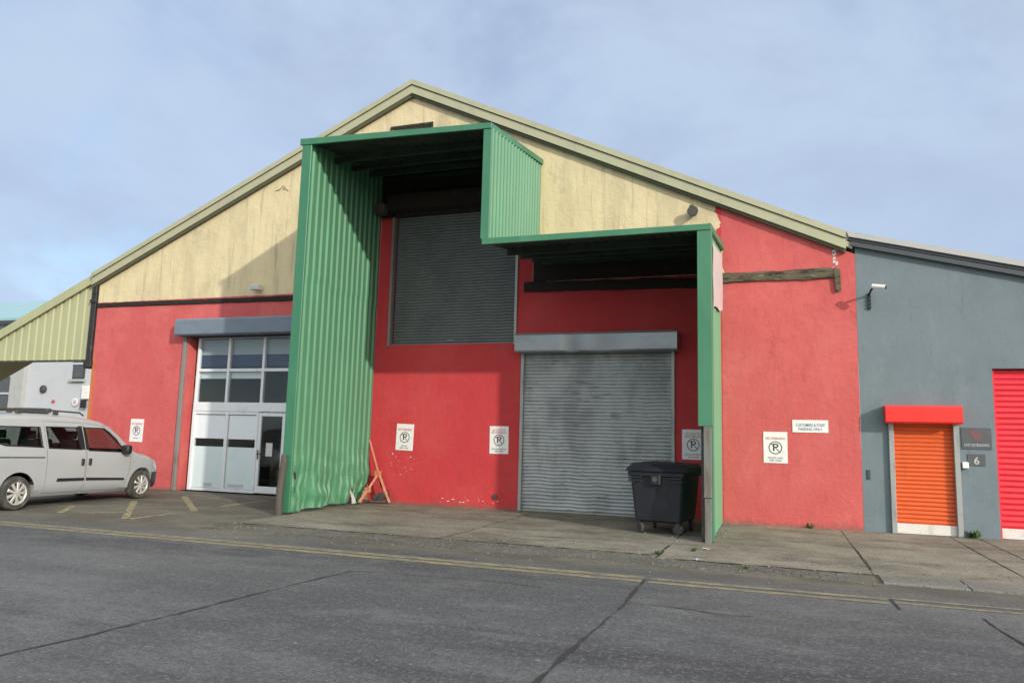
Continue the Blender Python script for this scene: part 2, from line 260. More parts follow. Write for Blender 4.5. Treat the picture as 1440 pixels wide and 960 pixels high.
# ------------------------------------------------------------------ mesh builder
class MB:
    def __init__(s): s.b = bmesh.new()
    def face(s, pts):
        vs = [s.b.verts.new(p) for p in pts]
        return s.b.faces.new(vs)
    def box(s, x0, x1, y0, y1, z0, z1, bev=0., seg=1, mat=None):
        t = bmesh.new(); bmesh.ops.create_cube(t, size=1)
        for v in t.verts: v.co = Vector(((x0+x1)/2+v.co.x*(x1-x0), (y0+y1)/2+v.co.y*(y1-y0), (z0+z1)/2+v.co.z*(z1-z0)))
        if bev: bmesh.ops.bevel(t, geom=t.edges[:], offset=bev, segments=seg, affect='EDGES', profile=.5)
        s.add(t, mat); return s
    def add(s, t, mat=None):
        me = bpy.data.meshes.new('tmp')
        if mat is not None: bmesh.ops.transform(t, matrix=mat, verts=t.verts)
        t.to_mesh(me); t.free(); s.b.from_mesh(me); bpy.data.meshes.remove(me)
    def prism(s, poly, axis, a, b, bev=0.):
        """poly of 2-D points extruded along axis ('x','y','z') from a to b"""
        def P(p, k):
            if axis == 'y': return (p[0], k, p[1])
            if axis == 'x': return (k, p[0], p[1])
            return (p[0], p[1], k)
        t = bmesh.new(); A = [t.verts.new(P(p, a)) for p in poly]; B = [t.verts.new(P(p, b)) for p in poly]
        t.faces.new(A); t.faces.new(B[::-1]); n = len(poly)
        for i in range(n): t.faces.new((A[i], B[i], B[(i+1) % n], A[(i+1) % n]))
        bmesh.ops.recalc_face_normals(t, faces=t.faces)
        if bev: bmesh.ops.bevel(t, geom=t.edges[:], offset=bev, segments=1, affect='EDGES')
        s.add(t); return s
    def tube(s, pts, r, n=10, cap=True):
        pts = [Vector(p) for p in pts]; rs = r if isinstance(r, (list, tuple)) else [r]*len(pts); rings = []
        for i, p in enumerate(pts):
            d = (pts[min(i+1, len(pts)-1)] - pts[max(i-1, 0)]).normalized()
            up = Vector((0,0,1)) if abs(d.z) < .9 else Vector((1,0,0))
            a = d.cross(up).normalized(); b = d.cross(a)
            rings.append([s.b.verts.new(p + (a*math.cos(k*2*math.pi/n) + b*math.sin(k*2*math.pi/n))*rs[i]) for k in range(n)])
        for i in range(len(rings)-1):
            for k in range(n): s.b.faces.new((rings[i][k], rings[i][(k+1) % n], rings[i+1][(k+1) % n], rings[i+1][k]))
        if cap: s.b.faces.new(rings[0][::-1]); s.b.faces.new(rings[-1])
        return s
    def lathe(s, prof, n=28, axis='y', c=(0,0,0)):
        """prof: (radius, along-axis) points"""
        rings = []
        for r, h in prof:
            ring = []
            for k in range(n):
                a = k*2*math.pi/n; u, v = r*math.cos(a), r*math.sin(a)
                p = {'y': (u, h, v), 'x': (h, u, v), 'z': (u, v, h)}[axis]
                ring.append(s.b.verts.new(Vector(c)+Vector(p)))
            rings.append(ring)
        for i in range(len(rings)-1):
            for k in range(n): s.b.faces.new((rings[i][k], rings[i][(k+1) % n], rings[i+1][(k+1) % n], rings[i+1][k]))
        s.b.faces.new(rings[0][::-1]); s.b.faces.new(rings[-1])
        return s
    def grid(s, fn, nu, nv):
        vs = [[s.b.verts.new(fn(i/nu, j/nv)) for j in range(nv+1)] for i in range(nu+1)]
        for i in range(nu):
            for j in range(nv): s.b.faces.new((vs[i][j], vs[i+1][j], vs[i+1][j+1], vs[i][j+1]))
        return s
    def build(s, name, mat, parent=None, smooth=None, recalc=True, kind=None):
        if recalc: bmesh.ops.recalc_face_normals(s.b, faces=s.b.faces)
        me = bpy.data.meshes.new(name); s.b.to_mesh(me); s.b.free()
        o = bpy.data.objects.new(name, me); COL.objects.link(o)
        if isinstance(mat, str): mat = MT[mat]
        me.materials.append(mat)
        if smooth is not None:
            for p in me.polygons: p.use_smooth = True
            me.set_sharp_from_angle(angle=rad(smooth))
        if parent is not None:
            o.parent = parent
            if parent.get('_wo'): me.transform(Matrix.Translation(-Vector(parent['_wo']))); o['_wo'] = list(parent['_wo']); o.location = (0,0,0)
        if kind: o['kind'] = kind
        return o
def root(name, label, cat, loc, group=None, rz=0, world=True):
    """Empty at the thing's base; parts of a 'world' root are written in world metres"""
    o = bpy.data.objects.new(name, None); COL.objects.link(o); o.location = loc; o.rotation_euler = (0,0,rz); o.empty_display_size = .3
    o['label'] = label; o['category'] = cat
    if group: o['group'] = group
    if world: o['_wo'] = list(loc)
    return o
def tag(o, label, cat, group=None):
    o['label'] = label; o['category'] = cat
    if group: o['group'] = group
    return o
def origin(o, loc):
    o.data.transform(Matrix.Translation(-Vector(loc))); o.location = loc; o['_wo'] = list(loc); return o
def text_bm(txt, h, align='CENTER', spacing=1.0, wscale=1.0):
    cu = bpy.data.curves.new('t', 'FONT'); cu.body = txt; cu.size = h/.7; cu.align_x = align; cu.align_y = 'CENTER'; cu.extrude = .0008; cu.space_character = spacing; cu.offset = h*.012; cu.resolution_u = 3
    ob = bpy.data.objects.new('t', cu); COL.objects.link(ob)
    dg = bpy.context.evaluated_depsgraph_get(); me = bpy.data.meshes.new_from_object(ob.evaluated_get(dg))
    b = bmesh.new(); b.from_mesh(me); bpy.data.objects.remove(ob); bpy.data.curves.remove(cu); bpy.data.meshes.remove(me)
    for v in b.verts: v.co = Vector((v.co.x*wscale, -v.co.z, v.co.y))       # facing -y
    return b

# ------------------------------------------------------------------ ground
def sheet(name, x0, x1, y0, y1, z, mat, kind='structure'):
    m = MB(); m.face([(x0,y0,z),(x1,y0,z),(x1,y1,z),(x0,y1,z)]); return m.build(name, mat, kind=kind)
sheet('ground', -900, 900, -900, 900, -.012, 'ground')
sheet('road', -70, 60, -24, 60, 0, 'asphalt')
# concrete apron in front of the loading bay, cast in bays (small real gaps between them)
m = MB()
xs = [-9.02, -5.02, -1.62, 1.10, 2.93, 3.40, 6.6, 9.8]
for a, b in zip(xs[:-1], xs[1:]):
    if a < -1.7: m.box(a+.008, b-.008, -5.02, .2, -.05, .010)
    else: m.box(a+.008, b-.008, -5.28, .2, -.05, .010)
m.build('apron', 'concrete', kind='structure')
m = MB()
x = -1.62
while x < 9.5:
    if x > .75: m.box(x+.006, x+.914, -5.90, -5.30, -.1, .022, .008)
    x += .92
m.build('kerb', 'kerb', kind='structure')
m = MB()                                                                    # strip of worn setts between apron and road
y = -5.02
for r_ in range(5):
    x = -9.0 + (r_ % 2)*.1
    while x < .8:
        yy = -5.06-.165*r_
        if x > -1.62 and yy > -5.25: x += .21; continue
        m.box(x, x+.198, yy-.155, yy, -.05, .004+R.random()*.006); x += .21
m.build('setts', 'setts', kind='structure')

def strip(m, pts, w, z, jit=0., wj=0.):
    pts = [Vector(p) for p in pts]; dense = []
    for a, b in zip(pts[:-1], pts[1:]):
        n = max(1, int((b-a).length/.12)) if jit else 1
        dense += [a.lerp(b, k/n) for k in range(n)]
    dense.append(pts[-1]); L, Rr = [], []; off = 0
    for i, p in enumerate(dense):
        d = (dense[min(i+1, len(dense)-1)]-dense[max(i-1, 0)]); d.z = 0; d.normalize(); nrm = Vector((-d.y, d.x, 0))
        off = off*.7 + R.uniform(-jit, jit); ww = w*(1+R.uniform(-wj, wj))/2
        q = p + nrm*off; L.append((q + nrm*ww).to_3d()); Rr.append(q - nrm*ww)
    vl = [m.b.verts.new((p.x, p.y, z)) for p in L]; vr = [m.b.verts.new((p.x, p.y, z)) for p in Rr]
    for i in range(len(vl)-1): m.b.faces.new((vl[i], vr[i], vr[i+1], vl[i+1]))
m = MB()
for y0, y1 in ((-6.80,-6.90),(-7.02,-7.12)):
    strip(m, [(-40,(y0+y1)/2-.02,0), (-1.52,(y0+y1)/2-.02,0)], .17, .004)
    strip(m, [(-1.44,(y0+y1)/2-.04,0), (1.06,(y0+y1)/2-.04,0)], .12, .004)
    strip(m, [(1.12,(y0+y1)/2+.03,0), (20,(y0+y1)/2+.03,0)], .08, .004)
m.build('yellow_road_lines', 'yellow', kind='structure')
m = MB()
for a, b, w in (((103.5,711),(83.7,721),.12),((113,721),(179,720),.12),((189,704.5),(176,729.6),.13),((181,729.6),(244.7,721.7),.14),((259,698),(273.7,718.5),.14),((273.7,700.5),(308,700),.12),((309,712.4),(376.6,703),.13),((200,709),(229,709),.10)):
    strip(m, [gr(*a), gr(*b)], w, .004)
m.build('yellow_hatch_marking', 'yellow2', kind='structure')
m = MB()                                                                    # open joints and cracks in the road slabs
strip(m, [gr(-60,935), gr(0,922), gr(120,895), gr(300,850), gr(400,825), gr(490,803)], .020, .006, .010, .9)
strip(m, [gr(740,972), gr(755,958), gr(800,915), gr(850,872), gr(880,848), gr(905,815)], .028, .006, .010, .9)
strip(m, [gr(880,848), gr(940,852), gr(1010,863), gr(1060,866)], .012, .006, .02, .8)
strip(m, [gr(1385,870), gr(1412,888), gr(1440,906), gr(1470,925)], .026, .006, .010, .6)
strip(m, [gr(1253,843), gr(1266,857)], .022, .007, .004, .4)
strip(m, [gr(490,803), gr(560,806), gr(700,818), gr(760,826)], .010, .006, .025, .9)
m.build('road_cracks', 'crack', kind='structure')
m = MB()
strip(m, [(1.10,-1.9,0),(1.13,-4.9,0)], .022, .0125, .006, .5)
strip(m, [(3.40,-.1,0),(3.40,-5.2,0)], .02, .0125, .006, .5)
strip(m, [(2.93,-.15,0),(2.9,-3,0),(2.93,-5.2,0)], .016, .0125, .004, .6)
strip(m, [(-1.62,-3.9,0),(-1.62,-5.25,0)], .03, .0125, .012, .6)
strip(m, [(-5.02,-.3,0),(-5.02,-5.0,0)], .02, .0125, .006, .6)
strip(m, [(-8.9,-5.03,0),(-1.7,-5.04,0)], .03, .0125, .012, .7)
strip(m, [(-1.5,-5.29,0),(9,-5.29,0)], .025, .0125, .008, .7)
strip(m, [(-3.9,-4.0,0),(-1.2,-3.72,0)], .02, .0125, .02, .7)
strip(m, [(-5.0,-3.3,0),(-3.2,-3.0,0),(-2.2,-3.55,0)], .012, .0125, .02, .7)
m.build('pavement_joints', 'crack', kind='structure')

# ------------------------------------------------------------------ warehouse
WH = root('warehouse', 'big gabled shed with cream gable over red painted wall and stepped green metal canopy', 'warehouse', (-8.6, 0, 0))
APX, APZ = -8.6, 10.25
XL, ZL, XR, ZR = -18.42, 5.80, 1.51, 5.42
def roofz(x): return APZ-(APX-x)*(APZ-ZL)/(APX-XL) if x < APX else APZ-(x-APX)*(APZ-ZR)/(XR-APX)
# openings in the front wall: x0, x1, z0, z1
OPEN = [(-15.0, -11.62, 0, 4.12), (-8.88, -5.60, 3.76, 7.35), (-5.46, -2.05, 0, 3.62), (-9.08, -7.98, 9.08, 9.29)]
m = MB()
brk = sorted(set([XL, XR, APX] + [o[0] for o in OPEN] + [o[1] for o in OPEN] + [-17,-16,-13.3,-10.5,-7,-4,-1.2,.2]))
TH = .30
for a, b in zip(brk[:-1], brk[1:]):
    mid = (a+b)/2; cuts = sorted([(o[2], o[3]) for o in OPEN if o[0] < mid < o[1]]); z = -.2; spans = []
    for c0, c1 in cuts:
        if c0 > z: spans.append((z, c0))
        z = c1
    for z0, z1 in spans: m.face([(a,0,z0),(b,0,z0),(b,0,z1),(a,0,z1)]); m.face([(a,TH,z0),(b,TH,z0),(b,TH,z1),(a,TH,z1)])
    m.face([(a,0,z),(b,0,z),(b,0,roofz(b)),(a,0,roofz(a))]); m.face([(a,TH,z),(b,TH,z),(b,TH,roofz(b)),(a,TH,roofz(a))])
for o in OPEN:
    m.face([(o[0],0,o[2]),(o[0],TH,o[2]),(o[0],TH,o[3]),(o[0],0,o[3])]); m.face([(o[1],0,o[2]),(o[1],TH,o[2]),(o[1],TH,o[3]),(o[1],0,o[3])])
    m.face([(o[0],0,o[3]),(o[1],0,o[3]),(o[1],TH,o[3]),(o[0],TH,o[3])]); m.face([(o[0],0,o[2]),(o[1],0,o[2]),(o[1],TH,o[2]),(o[0],TH,o[2])])
for X_, Z_ in ((XL, ZL),):
    m.face([(X_,0,-.2),(X_,30,-.2),(X_,30,Z_),(X_,0,Z_)])
m.face([(XR,TH,-.2),(XR,30,-.2),(XR,30,ZR),(XR,TH,ZR)])
m.face([(XL,30,-.2),(XR,30,-.2),(XR,30,ZR),(APX,30,APZ),(XL,30,ZL)])
m.build('wall', 'wall', WH)
# roof: two ribbed slabs with a verge
m = MB()
for xa, za, xb, zb in ((XL-.2, ZL-.02, APX, APZ+.07), (APX, APZ+.07, XR-.05, ZR+.10)):
    n = Vector((-(zb-za), 0, xb-xa)).normalized()*.10
    m.prism([(xa,za),(xb,zb),(xb+n.x*0,zb+.11),(xa+n.x,za+n.z)], 'y', -.08, 30.1)
m.build('roof', 'barge', WH)
BY = -.16
def verge(name, mat, p0, p1, t0, t1, y0, y1, m=None):
    """sloping board between two top points, from offset t0 to t1 below its upper edge"""
    mm = MB()
    a, b = at(*p0, BY), at(*p1, BY)
    mm.prism([(a.x, a.z-t0), (b.x, b.z-t0), (b.x, b.z-t1), (a.x, a.z-t1)], 'y', y0, y1)
    return mm.build(name, mat, WH)
PL, PA, PR = (130,384), (580,112), (1189,325.5)
for p0, p1 in ((PL, PA), (PA, PR)):
    verge('verge_trim', 'barge', p0, p1, 0, .13, BY-.035, -.02)
    verge('barge_board', 'barge', p0, p1, .15, .35, BY, -.02)
    verge('shadow_gap', 'barge_dark', p0, p1, .125, .155, BY+.012, -.03)
    verge('barge_shade_strip', 'barge_dark', p0, p1, .345, .41, -.10, -.02)  # dark strip standing in for the shadow below the barge board
# rotten timber bearer along the foot of the cream render
def beam(name, p0, p1, th, depth, mat, sub=14):
    mm = MB(); a, b = at(*p0), at(*p1)
    def fn(u, v):
        x = a.x+(b.x-a.x)*u; zc = a.z+(b.z-a.z)*u; ang = v*2*math.pi
        k = mnoise.noise(Vector((x*1.7, v*3, 2.)))*.22 + mnoise.noise(Vector((x*6, v*5, 7.)))*.12
        yy = -depth/2 - math.copysign(min(1, abs(math.cos(ang))*1.35), math.cos(ang))*depth/2*(1+k*.4)
        zz = zc + math.copysign(min(1, abs(math.sin(ang))*1.35), math.sin(ang))*th/2*(1+k)
        return (x, min(yy, -.002), zz)
    mm.grid(fn, int(abs(b.x-a.x)*sub), 12)
    return mm.build(name, mat, WH, smooth=50)
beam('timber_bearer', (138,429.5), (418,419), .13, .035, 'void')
beam('timber_bearer', (1013,391.5), (1176,384), .20, .06, 'timber')
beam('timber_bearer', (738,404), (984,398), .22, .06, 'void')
a = at(1176,388); b = at(1178,411)
MB().prism([(a.x-.05,a.z+.14),(a.x+.07,a.z+.12),(a.x+.075,b.z+.03),(a.x+.02,b.z),(a.x-.02,b.z+.06),(a.x-.03,a.z-.1)], 'y', -.07, .002).build('bracket_stub', 'timber', WH)
# peeled strip of bare plaster above the stub
m = MB(); zs = [at(1175,347).z + (at(1177,384).z-at(1175,347).z)*k/11 for k in range(12)]
for k, z in enumerate(zs):
    if k in (4, 8): continue
    x = 1.15 + .035*math.sin(k*1.9) + R.uniform(-.02,.02); w = R.uniform(.022,.045); h = R.uniform(.025,.05)
    m.prism([(x-w,z-h*.4),(x-w*.2,z-h),(x+w,z-h*.3),(x+w*.7,z+h),(x-w*.5,z+h*.8)], 'y', -.006, .001)
m.build('plaster_scar', 'plaster', WH)
# chipped paint along the foot of the inner wall
m = MB()
for k in range(34):
    if k < 14: x, z = R.uniform(-7.6, -5.75), .16+R.gauss(0, .03)
    else: x, z = R.gauss(-8.35, .22), 1.0+R.gauss(0, .16)
    w = R.uniform(.010,.036) if k < 14 else R.uniform(.006,.022); h = w*R.uniform(.25,.6)
    m.prism([(x-w,z-h*.3),(x-w*.2,z-h),(x+w,z-h*.2),(x+w*.5,z+h),(x-w*.6,z+h*.7)], 'y', -.004, .001)
m.build('paint_chips', 'plaster', WH, kind='stuff')
MB().lathe([(.035,-.03),(.06,-.028),(.06,.002),(.03,.002)], 16, 'y', (-6.02,0,.28)).build('pipe_stub', 'grim', WH)
# gable vent
m = MB(); m.box(-9.12,-7.94,-.035,-.001,9.29,9.335); m.box(-9.12,-7.94,-.03,-.001,9.05,9.08); m.box(-9.12,-9.08,-.03,-.001,9.08,9.29); m.box(-7.98,-7.94,-.03,-.001,9.08,9.29)
v = m.build('vent', 'dark', WH)
m = MB()
for k in range(4): m.prism([(.02,9.095+k*.05),(.06,9.125+k*.05),(.062,9.13+k*.05),(.02,9.101+k*.05)], 'x', -9.06, -8.0)
m.build('louvre', 'shutter_dk', v)
MB().box(-9.2,-7.9,.31,.4,8.9,9.4).build('backing', 'void', v)

# --- roller shutters
def curtain(x0, x1, z0, z1, y, pitch, amp, dents=()):
    m = MB(); n = int((z1-z0)/pitch); prof = []
    for k in range(n):
        zb = z0+k*pitch
        for t, d in ((0,0),(.10,.1),(.22,.75),(.48,1),(.76,.8),(.92,.15)): prof.append((zb+t*pitch, d))
    prof.append((z0+n*pitch, 0)); nx = max(2, int((x1-x0)/.18))
    for j in range(len(prof)): prof[j] = prof[j]
    def fn(u, v):
        j = min(len(prof)-1, int(round(v*(len(prof)-1)))); z, d = prof[j]; x = x0+(x1-x0)*u
        yy = y - d*amp + .006*mnoise.noise(Vector((x*.9, z*1.6, 3.)))
        zz = z + .006*mnoise.noise(Vector((x*.8, z*2.2, 9.)))
        for cx, cz, rr, dd in dents:
            q = ((x-cx)**2+(z-cz)**2)/rr**2; yy += dd*math.exp(-q); zz += -.012*math.exp(-q)*math.sin(x*9)
        return (x, yy, zz)
    m.grid(fn, nx, len(prof)-1); return m
# main loading door
sh = curtain(-5.42, -2.08, .05, 3.66, .06, .0765, .036, [(-5.1,.7,.45,.02),(-3.9,.4,.6,.012),(-2.6,2.3,.5,.012),(-4.4,1.7,.6,-.008)]).build('roller_shutter', 'shutter', WH, smooth=60)
MB().box(-5.42,-2.08,.03,.075,.012,.052,.006).build('bottom_bar', 'guide', sh)
for xx in (-5.47, -2.11): MB().box(xx, xx+.075, -.055, .09, .012, 3.60, .006).build('guide_rail', 'guide', sh)
a, b = at(724,468.5,-.38), at(952,490,-.38)
def boxcover(x0, x1, z0, z1, y0, dent=0.):
    m = MB(); n = 26
    def fn(u, v):
        P = [(0,z0),(y0*.93,z0),(y0,z0+.03),(y0,z1-.05),(y0*.9,z1),(0,z1)]; j = int(round(v*5)); yy, zz = P[j]; x = x0+(x1-x0)*u
        if dent and j in (1,2,3,4):
            q = math.exp(-((u-.36)/.035)**2)+.6*math.exp(-((u-.55)/.09)**2); yy += dent*q*(1.2 if j in (1,2) else .5); zz += -dent*.3*q*(j in (1,2))
        return (x, yy, zz)
    m.grid(fn, n, 5)
    for x in (x0, x1): m.face([(x,0,z0),(x,y0*.93,z0),(x,y0,z0+.03),(x,y0,z1-.05),(x,y0*.9,z1),(x,0,z1)])
    bmesh.ops.remove_doubles(m.b, verts=m.b.verts, dist=1e-5)
    return m
boxcover(a.x, b.x, a.z-.42, a.z, -.38, .075).build('shutter_box', 'steelbox', sh, smooth=25)
# upper hatch
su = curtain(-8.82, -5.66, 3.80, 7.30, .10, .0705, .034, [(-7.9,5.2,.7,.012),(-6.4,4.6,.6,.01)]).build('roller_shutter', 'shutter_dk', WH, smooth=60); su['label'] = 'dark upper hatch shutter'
MB().box(-8.84,-5.64,.04,.12,3.755,3.80,.006).build('bottom_bar', 'shutter_dk', su)
MB().box(-7.36,-7.18,.03,.045,3.835,3.86,.004).build('lifting_handle', 'guide', su)
for xx in (-8.93, -5.665): MB().box(xx, xx+.065, -.05, .115, 3.72, 7.32, .005).build('guide_rail', 'rust_guide' if xx < -7 else 'guide', su)
MB().box(-8.95,-5.57,-.36,0,7.05,7.42,.01).build('shutter_box', 'void', su)  # canopy shade on the box put into its near-black colour
# --- office shop front
YF = .24
x0 = at(264,690,YF).x; x1 = at(400,690,YF).x
zt, zb = 4.13, .0
mul = [x0, at(322,520,YF).x, at(371,520,YF).x, x1]
mulL = [x0, at(316.5,640,YF).x, at(361.5,640,YF).x, x1]
m = MB(); w = .075; d0, d1 = YF-.04, YF+.06
for x in (x0+w/2, mul[1], mul[2], x1-w/2): m.box(x-w/2, x+w/2, d0, d1, 2.34, zt, .006)
m.box(x0, x1, d0-.01, d1, 2.10, 2.34, .008)                                       # transom
m.box(x0+w, x1-w, d0+.012, d1-.01, 3.16, 3.24, .006)
m.box(x0+w, x1-w, d0, d1, zt-.07, zt, .006)
for x in (x0+w/2, mulL[1]): m.box(x-w/2-.012, x+w/2+.012, d0-.005, d1, 0.012, 2.10, .006)
m.box(mulL[2]-.07, mulL[2]-.005, d0-.005, d1, .012, 2.10, .006); m.box(x1-.08, x1, d0-.005, d1, .012, 2.10, .006)
m.box(x0+.08, mulL[2]-.07, d0+.005, d1, .012, .09, .006); m.box(x0+.08, mulL[2]-.07, d0+.005, d1, 2.02, 2.10, .006)
sf = m.build('shop_front', 'white_alu', WH)
for k in range(3):
    xa, xb = mul[k]+.04, mul[k+1]-.04
    for za, zc in ((2.34, 3.17), (3.23, zt-.06)): MB().box(xa, xb, YF+.004, YF+.012, za, zc).build('pane', 'glass', sf)
    MB().box(xa-.03, xb+.03, YF+.09, YF+.094, 3.62, zt-.02).build('blind', 'blind_dim', sf)
    MB().box(xa-.03, xb+.03, YF+.075, YF+.08, 3.30, 3.60).build('banner_strip', 'navy', sf)
    if k < 2: MB().box(xa-.03, xb+.03, YF+.085, YF+.09, 2.98, 3.16).build('blind', 'blind', sf)
for k in range(2):
    xa, xb = mulL[k]+.05, mulL[k+1]-.05 if k == 0 else mulL[2]-.07
    MB().box(xa, xb, YF+.004, YF+.012, .08, 2.03).build('pane', 'glass', sf)
    MB().box(xa+.01, xb-.01, YF-.002, YF+.003, .10, 1.17).build('frosted_film', 'frost', sf)
    MB().box(xa+.01, xb-.01, YF-.002, YF+.003, 1.38, 2.0).build('blind', 'blind', sf)
    MB().box(xa+(.45 if k == 0 else .1), xa+(.72 if k == 0 else .6), YF-.009, YF-.003, .13, .22).build('sticker', 'plate_txt', sf)
xa, xb = mulL[2]+.0, x1-.085
m = MB(); w = .09
m.box(xa, xa+w, YF-.035, YF+.03, .03, 2.08, .006); m.box(xb-w, xb, YF-.035, YF+.03, .03, 2.08, .006)
m.box(xa+w, xb-w, YF-.035, YF+.03, .03, .20, .006); m.box(xa+w, xb-w, YF-.035, YF+.03, 1.99, 2.08, .006)
gd = m.build('glazed_door', 'white_alu', WH)
MB().box(xa+w, xb-w, YF, YF+.008, .2, 1.99).build('pane', 'glass', gd)
m = MB(); m.tube([(xa+.045,YF-.035,1.02),(xa+.045,YF-.08,1.02),(xa+.19,YF-.085,1.02)], .011, 8); m.box(xa+.025, xa+.065, YF-.048, YF-.034, .88, 1.12, .004)
m.build('handle', 'grim', gd)
m = MB(); m.box(x0-.5, x1+.4, 4.6, 4.7, 0, 4.4); m.box(x0-.55, x0-.45, .32, 4.6, 0, 4.4); m.box(x1+.35, x1+.45, .32, 4.6, 0, 4.4); m.box(x0-.5, x1+.4, .31, 4.6, 4.3, 4.4); m.box(x0-.5, x1+.4, .31, 4.6, -.05, .015)
m.build('office_interior', 'room', WH)
# its box and guides
a, b = at(246.5,447.5,-.33), at(412,443.5,-.33); zt_ = (a.z+b.z)/2
ob_ = boxcover(a.x, b.x, zt_-.44, zt_, -.33).build('shutter_box', 'bluegrey_box', WH, smooth=25)
for xx, mt in ((-15.16, 'rust_guide'), (-11.64, 'guide')): MB().box(xx, xx+.11, -.06, .10, .0, 4.16, .006).build('guide_rail', mt, ob_)
MB().box(-15.0,-11.62,.02,.12,4.06,4.18,.01).build('bottom_bar', 'dark', ob_)

# --- green canopy
DF = -3.34
def ztop_u(x, y): return 7.44 + (-5.05-x)*.030 + (DF-y)*-.150              # underside of the upper roof
def ztop_l(x, y): return 5.17 + (DF-y)*-.145
m = MB()
def roofsheet(m, xa, xb, zf, amp, thick):
    m.grid(lambda u, v: (xa+(xb-xa)*u, DF+.02-(DF+.02)*v, zf(xa+(xb-xa)*u, DF-DF*v)+.02 + (amp if int(round(u*44)) % 2 else 0)), 44, 6)
    t = bmesh.new(); P = [t.verts.new((x, y, zf(x, y)+h)) for x in (xa, xb) for y in (DF+.02, 0) for h in (.055, .09)]
    bmesh.ops.convex_hull(t, input=t.verts[:]); m.add(t)
roofsheet(m, -9.25, -5.10, ztop_u, .03, 0); roofsheet(m, -5.06, -1.06, ztop_l, .03, 0)
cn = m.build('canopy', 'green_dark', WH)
for y in (-2.4, -1.6, -.8, -.1):
    MB().box(-9.18, -5.16, y-.03, y+.03, ztop_u(-7,y)-.14, ztop_u(-7,y)-.03).build('purlin', 'green_dark', cn)
    MB().box(-5.0, -1.2, y-.03, y+.03, ztop_l(-3,y)-.12, ztop_l(-3,y)+.015).build('purlin', 'green_dark', cn)
MB().box(-9.30,-5.2,-.05,-.003,6.95,ztop_u(-7,0)+.04).build('painted_shade_panel', 'void', cn)  # dark panel added as the shade on the wall above the hatch
MB().box(-5.22,-1.1,-.06,-.003,5.16,ztop_l(-3,0)+.03).build('painted_shade_strip', 'void', cn)  # dark strip added as the shade under the lower roof
# roof edges (fascias)
m = MB(); m.prism([(-9.335, ztop_u(-9.335,DF)-.005),(-5.035, ztop_u(-5.035,DF)-.01),(-5.035, ztop_u(-5.035,DF)+.105),(-9.335, ztop_u(-9.335,DF)+.135)], 'y', DF-.05, DF, .006)
m.build('fascia', 'green_trim', cn)
m = MB(); m.prism([(-5.16, 5.165),(-1.0, 5.165),(-1.0, 5.27),(-5.16, 5.285)], 'y', DF-.05, DF, .006); m.build('fascia', 'green_trim', cn)
def sidefl(x, zf, w=.05, hh=.12):
    m = MB(); m.prism([(DF, zf(x,DF)), (-.01, zf(x,0)), (-.01, zf(x,0)+hh), (DF, zf(x,DF)+hh)], 'x', x-w/2, x+w/2, .004); m.build('edge_flashing', 'green_trim', cn)
sidefl(-5.075, ztop_u); sidefl(-1.03, ztop_l); sidefl(-9.27, ztop_u)
# corrugated sides
def corr(name, xfn, y0, y1, zbot, ztop, pitch, amp, rows, crumple=0., mat='green', duty=.55):
    prof = []; L = abs(y1-y0); n = int(L/pitch)
    for k in range(n):
        for t, d in ((0,0),(.18,0),(.30,1),(.30+.0+duty*.6,1),(.30+duty*.6+.12,0)): prof.append(((k+t)*L/n, d))
    prof.append((L, 0)); m = MB()
    def fn(u, v):
        j = int(round(u*(len(prof)-1))); s, d = prof[j]; y = y0+(y1-y0)*s/L; zb, zt = zbot(s/L), ztop(y)
        vv = v**1.6 if crumple else v; z = zb+(zt-zb)*vv; x = xfn(s/L)+amp*d
        if crumple:
            k = max(0, 1-z/1.35); kk = k**.8
            x += crumple*kk*(mnoise.noise(Vector((y*1.9, z*2.2, 1.7)))*1.1 + mnoise.noise(Vector((y*5, z*4.5, 4.)))*.5)
            y += crumple*.9*kk*mnoise.noise(Vector((y*2.5, z*2.8, 8.)))
            x += .010 if z > 4.75 else 0.
            x += .022*math.exp(-((z-.86)/.05)**2)*(mnoise.noise(Vector((y*2, 1, 1))))
        return (x, y, z)
    m.grid(fn, len(prof)-1, rows)
    return m
lp = corr('side_panel', lambda s: -9.27+.16*s, -.02, DF+.04, lambda s: .03+.05*max(0, mnoise.noise(Vector((s*7,0,0))))+(.02 if s < .9 else 0), lambda y: ztop_u(-9.2,y)+.05, .225, .038, 60, .10)
# torn corner near the floor
bm_ = lp.b; bm_.faces.ensure_lookup_table()
kill = []
for f in bm_.faces:
    c = f.calc_center_median(); yc = -.86; hw = .07*(1-c.z/.40)
    if c.z < .40 and abs(c.y-(yc-.05*c.z)) < hw: kill.append(f)
bmesh.ops.delete(bm_, geom=kill, context='FACES')
pl_ = lp.build('side_panel', 'green', cn, recalc=False); pl_['label'] = 'tall left side sheet, crumpled and torn near the ground'
m = MB(); m.grid(lambda u, v: (-9.20+.09*u*(1-v*.6)+.015*math.sin(v*5), -.83+.05*u*(1-v)-.10*v, .02+.33*v), 4, 8); m.build('torn_flap', 'paper', cn)
corr('side_panel', lambda s: -5.12+.06*s, -.02, DF+.02, lambda s: ztop_l(-5, DF*s)+.03, lambda y: ztop_u(-5.05,y)+.03, .19, .035, 6).build('side_panel', 'green', cn, recalc=False)
corr('side_panel', lambda s: -1.085+.03*s, -.02, DF+.02, lambda s: .03, lambda y: ztop_l(-1,y)+.06, .56, .012, 12, .0, duty=.9).build('side_panel', 'green_faded', cn, recalc=False)
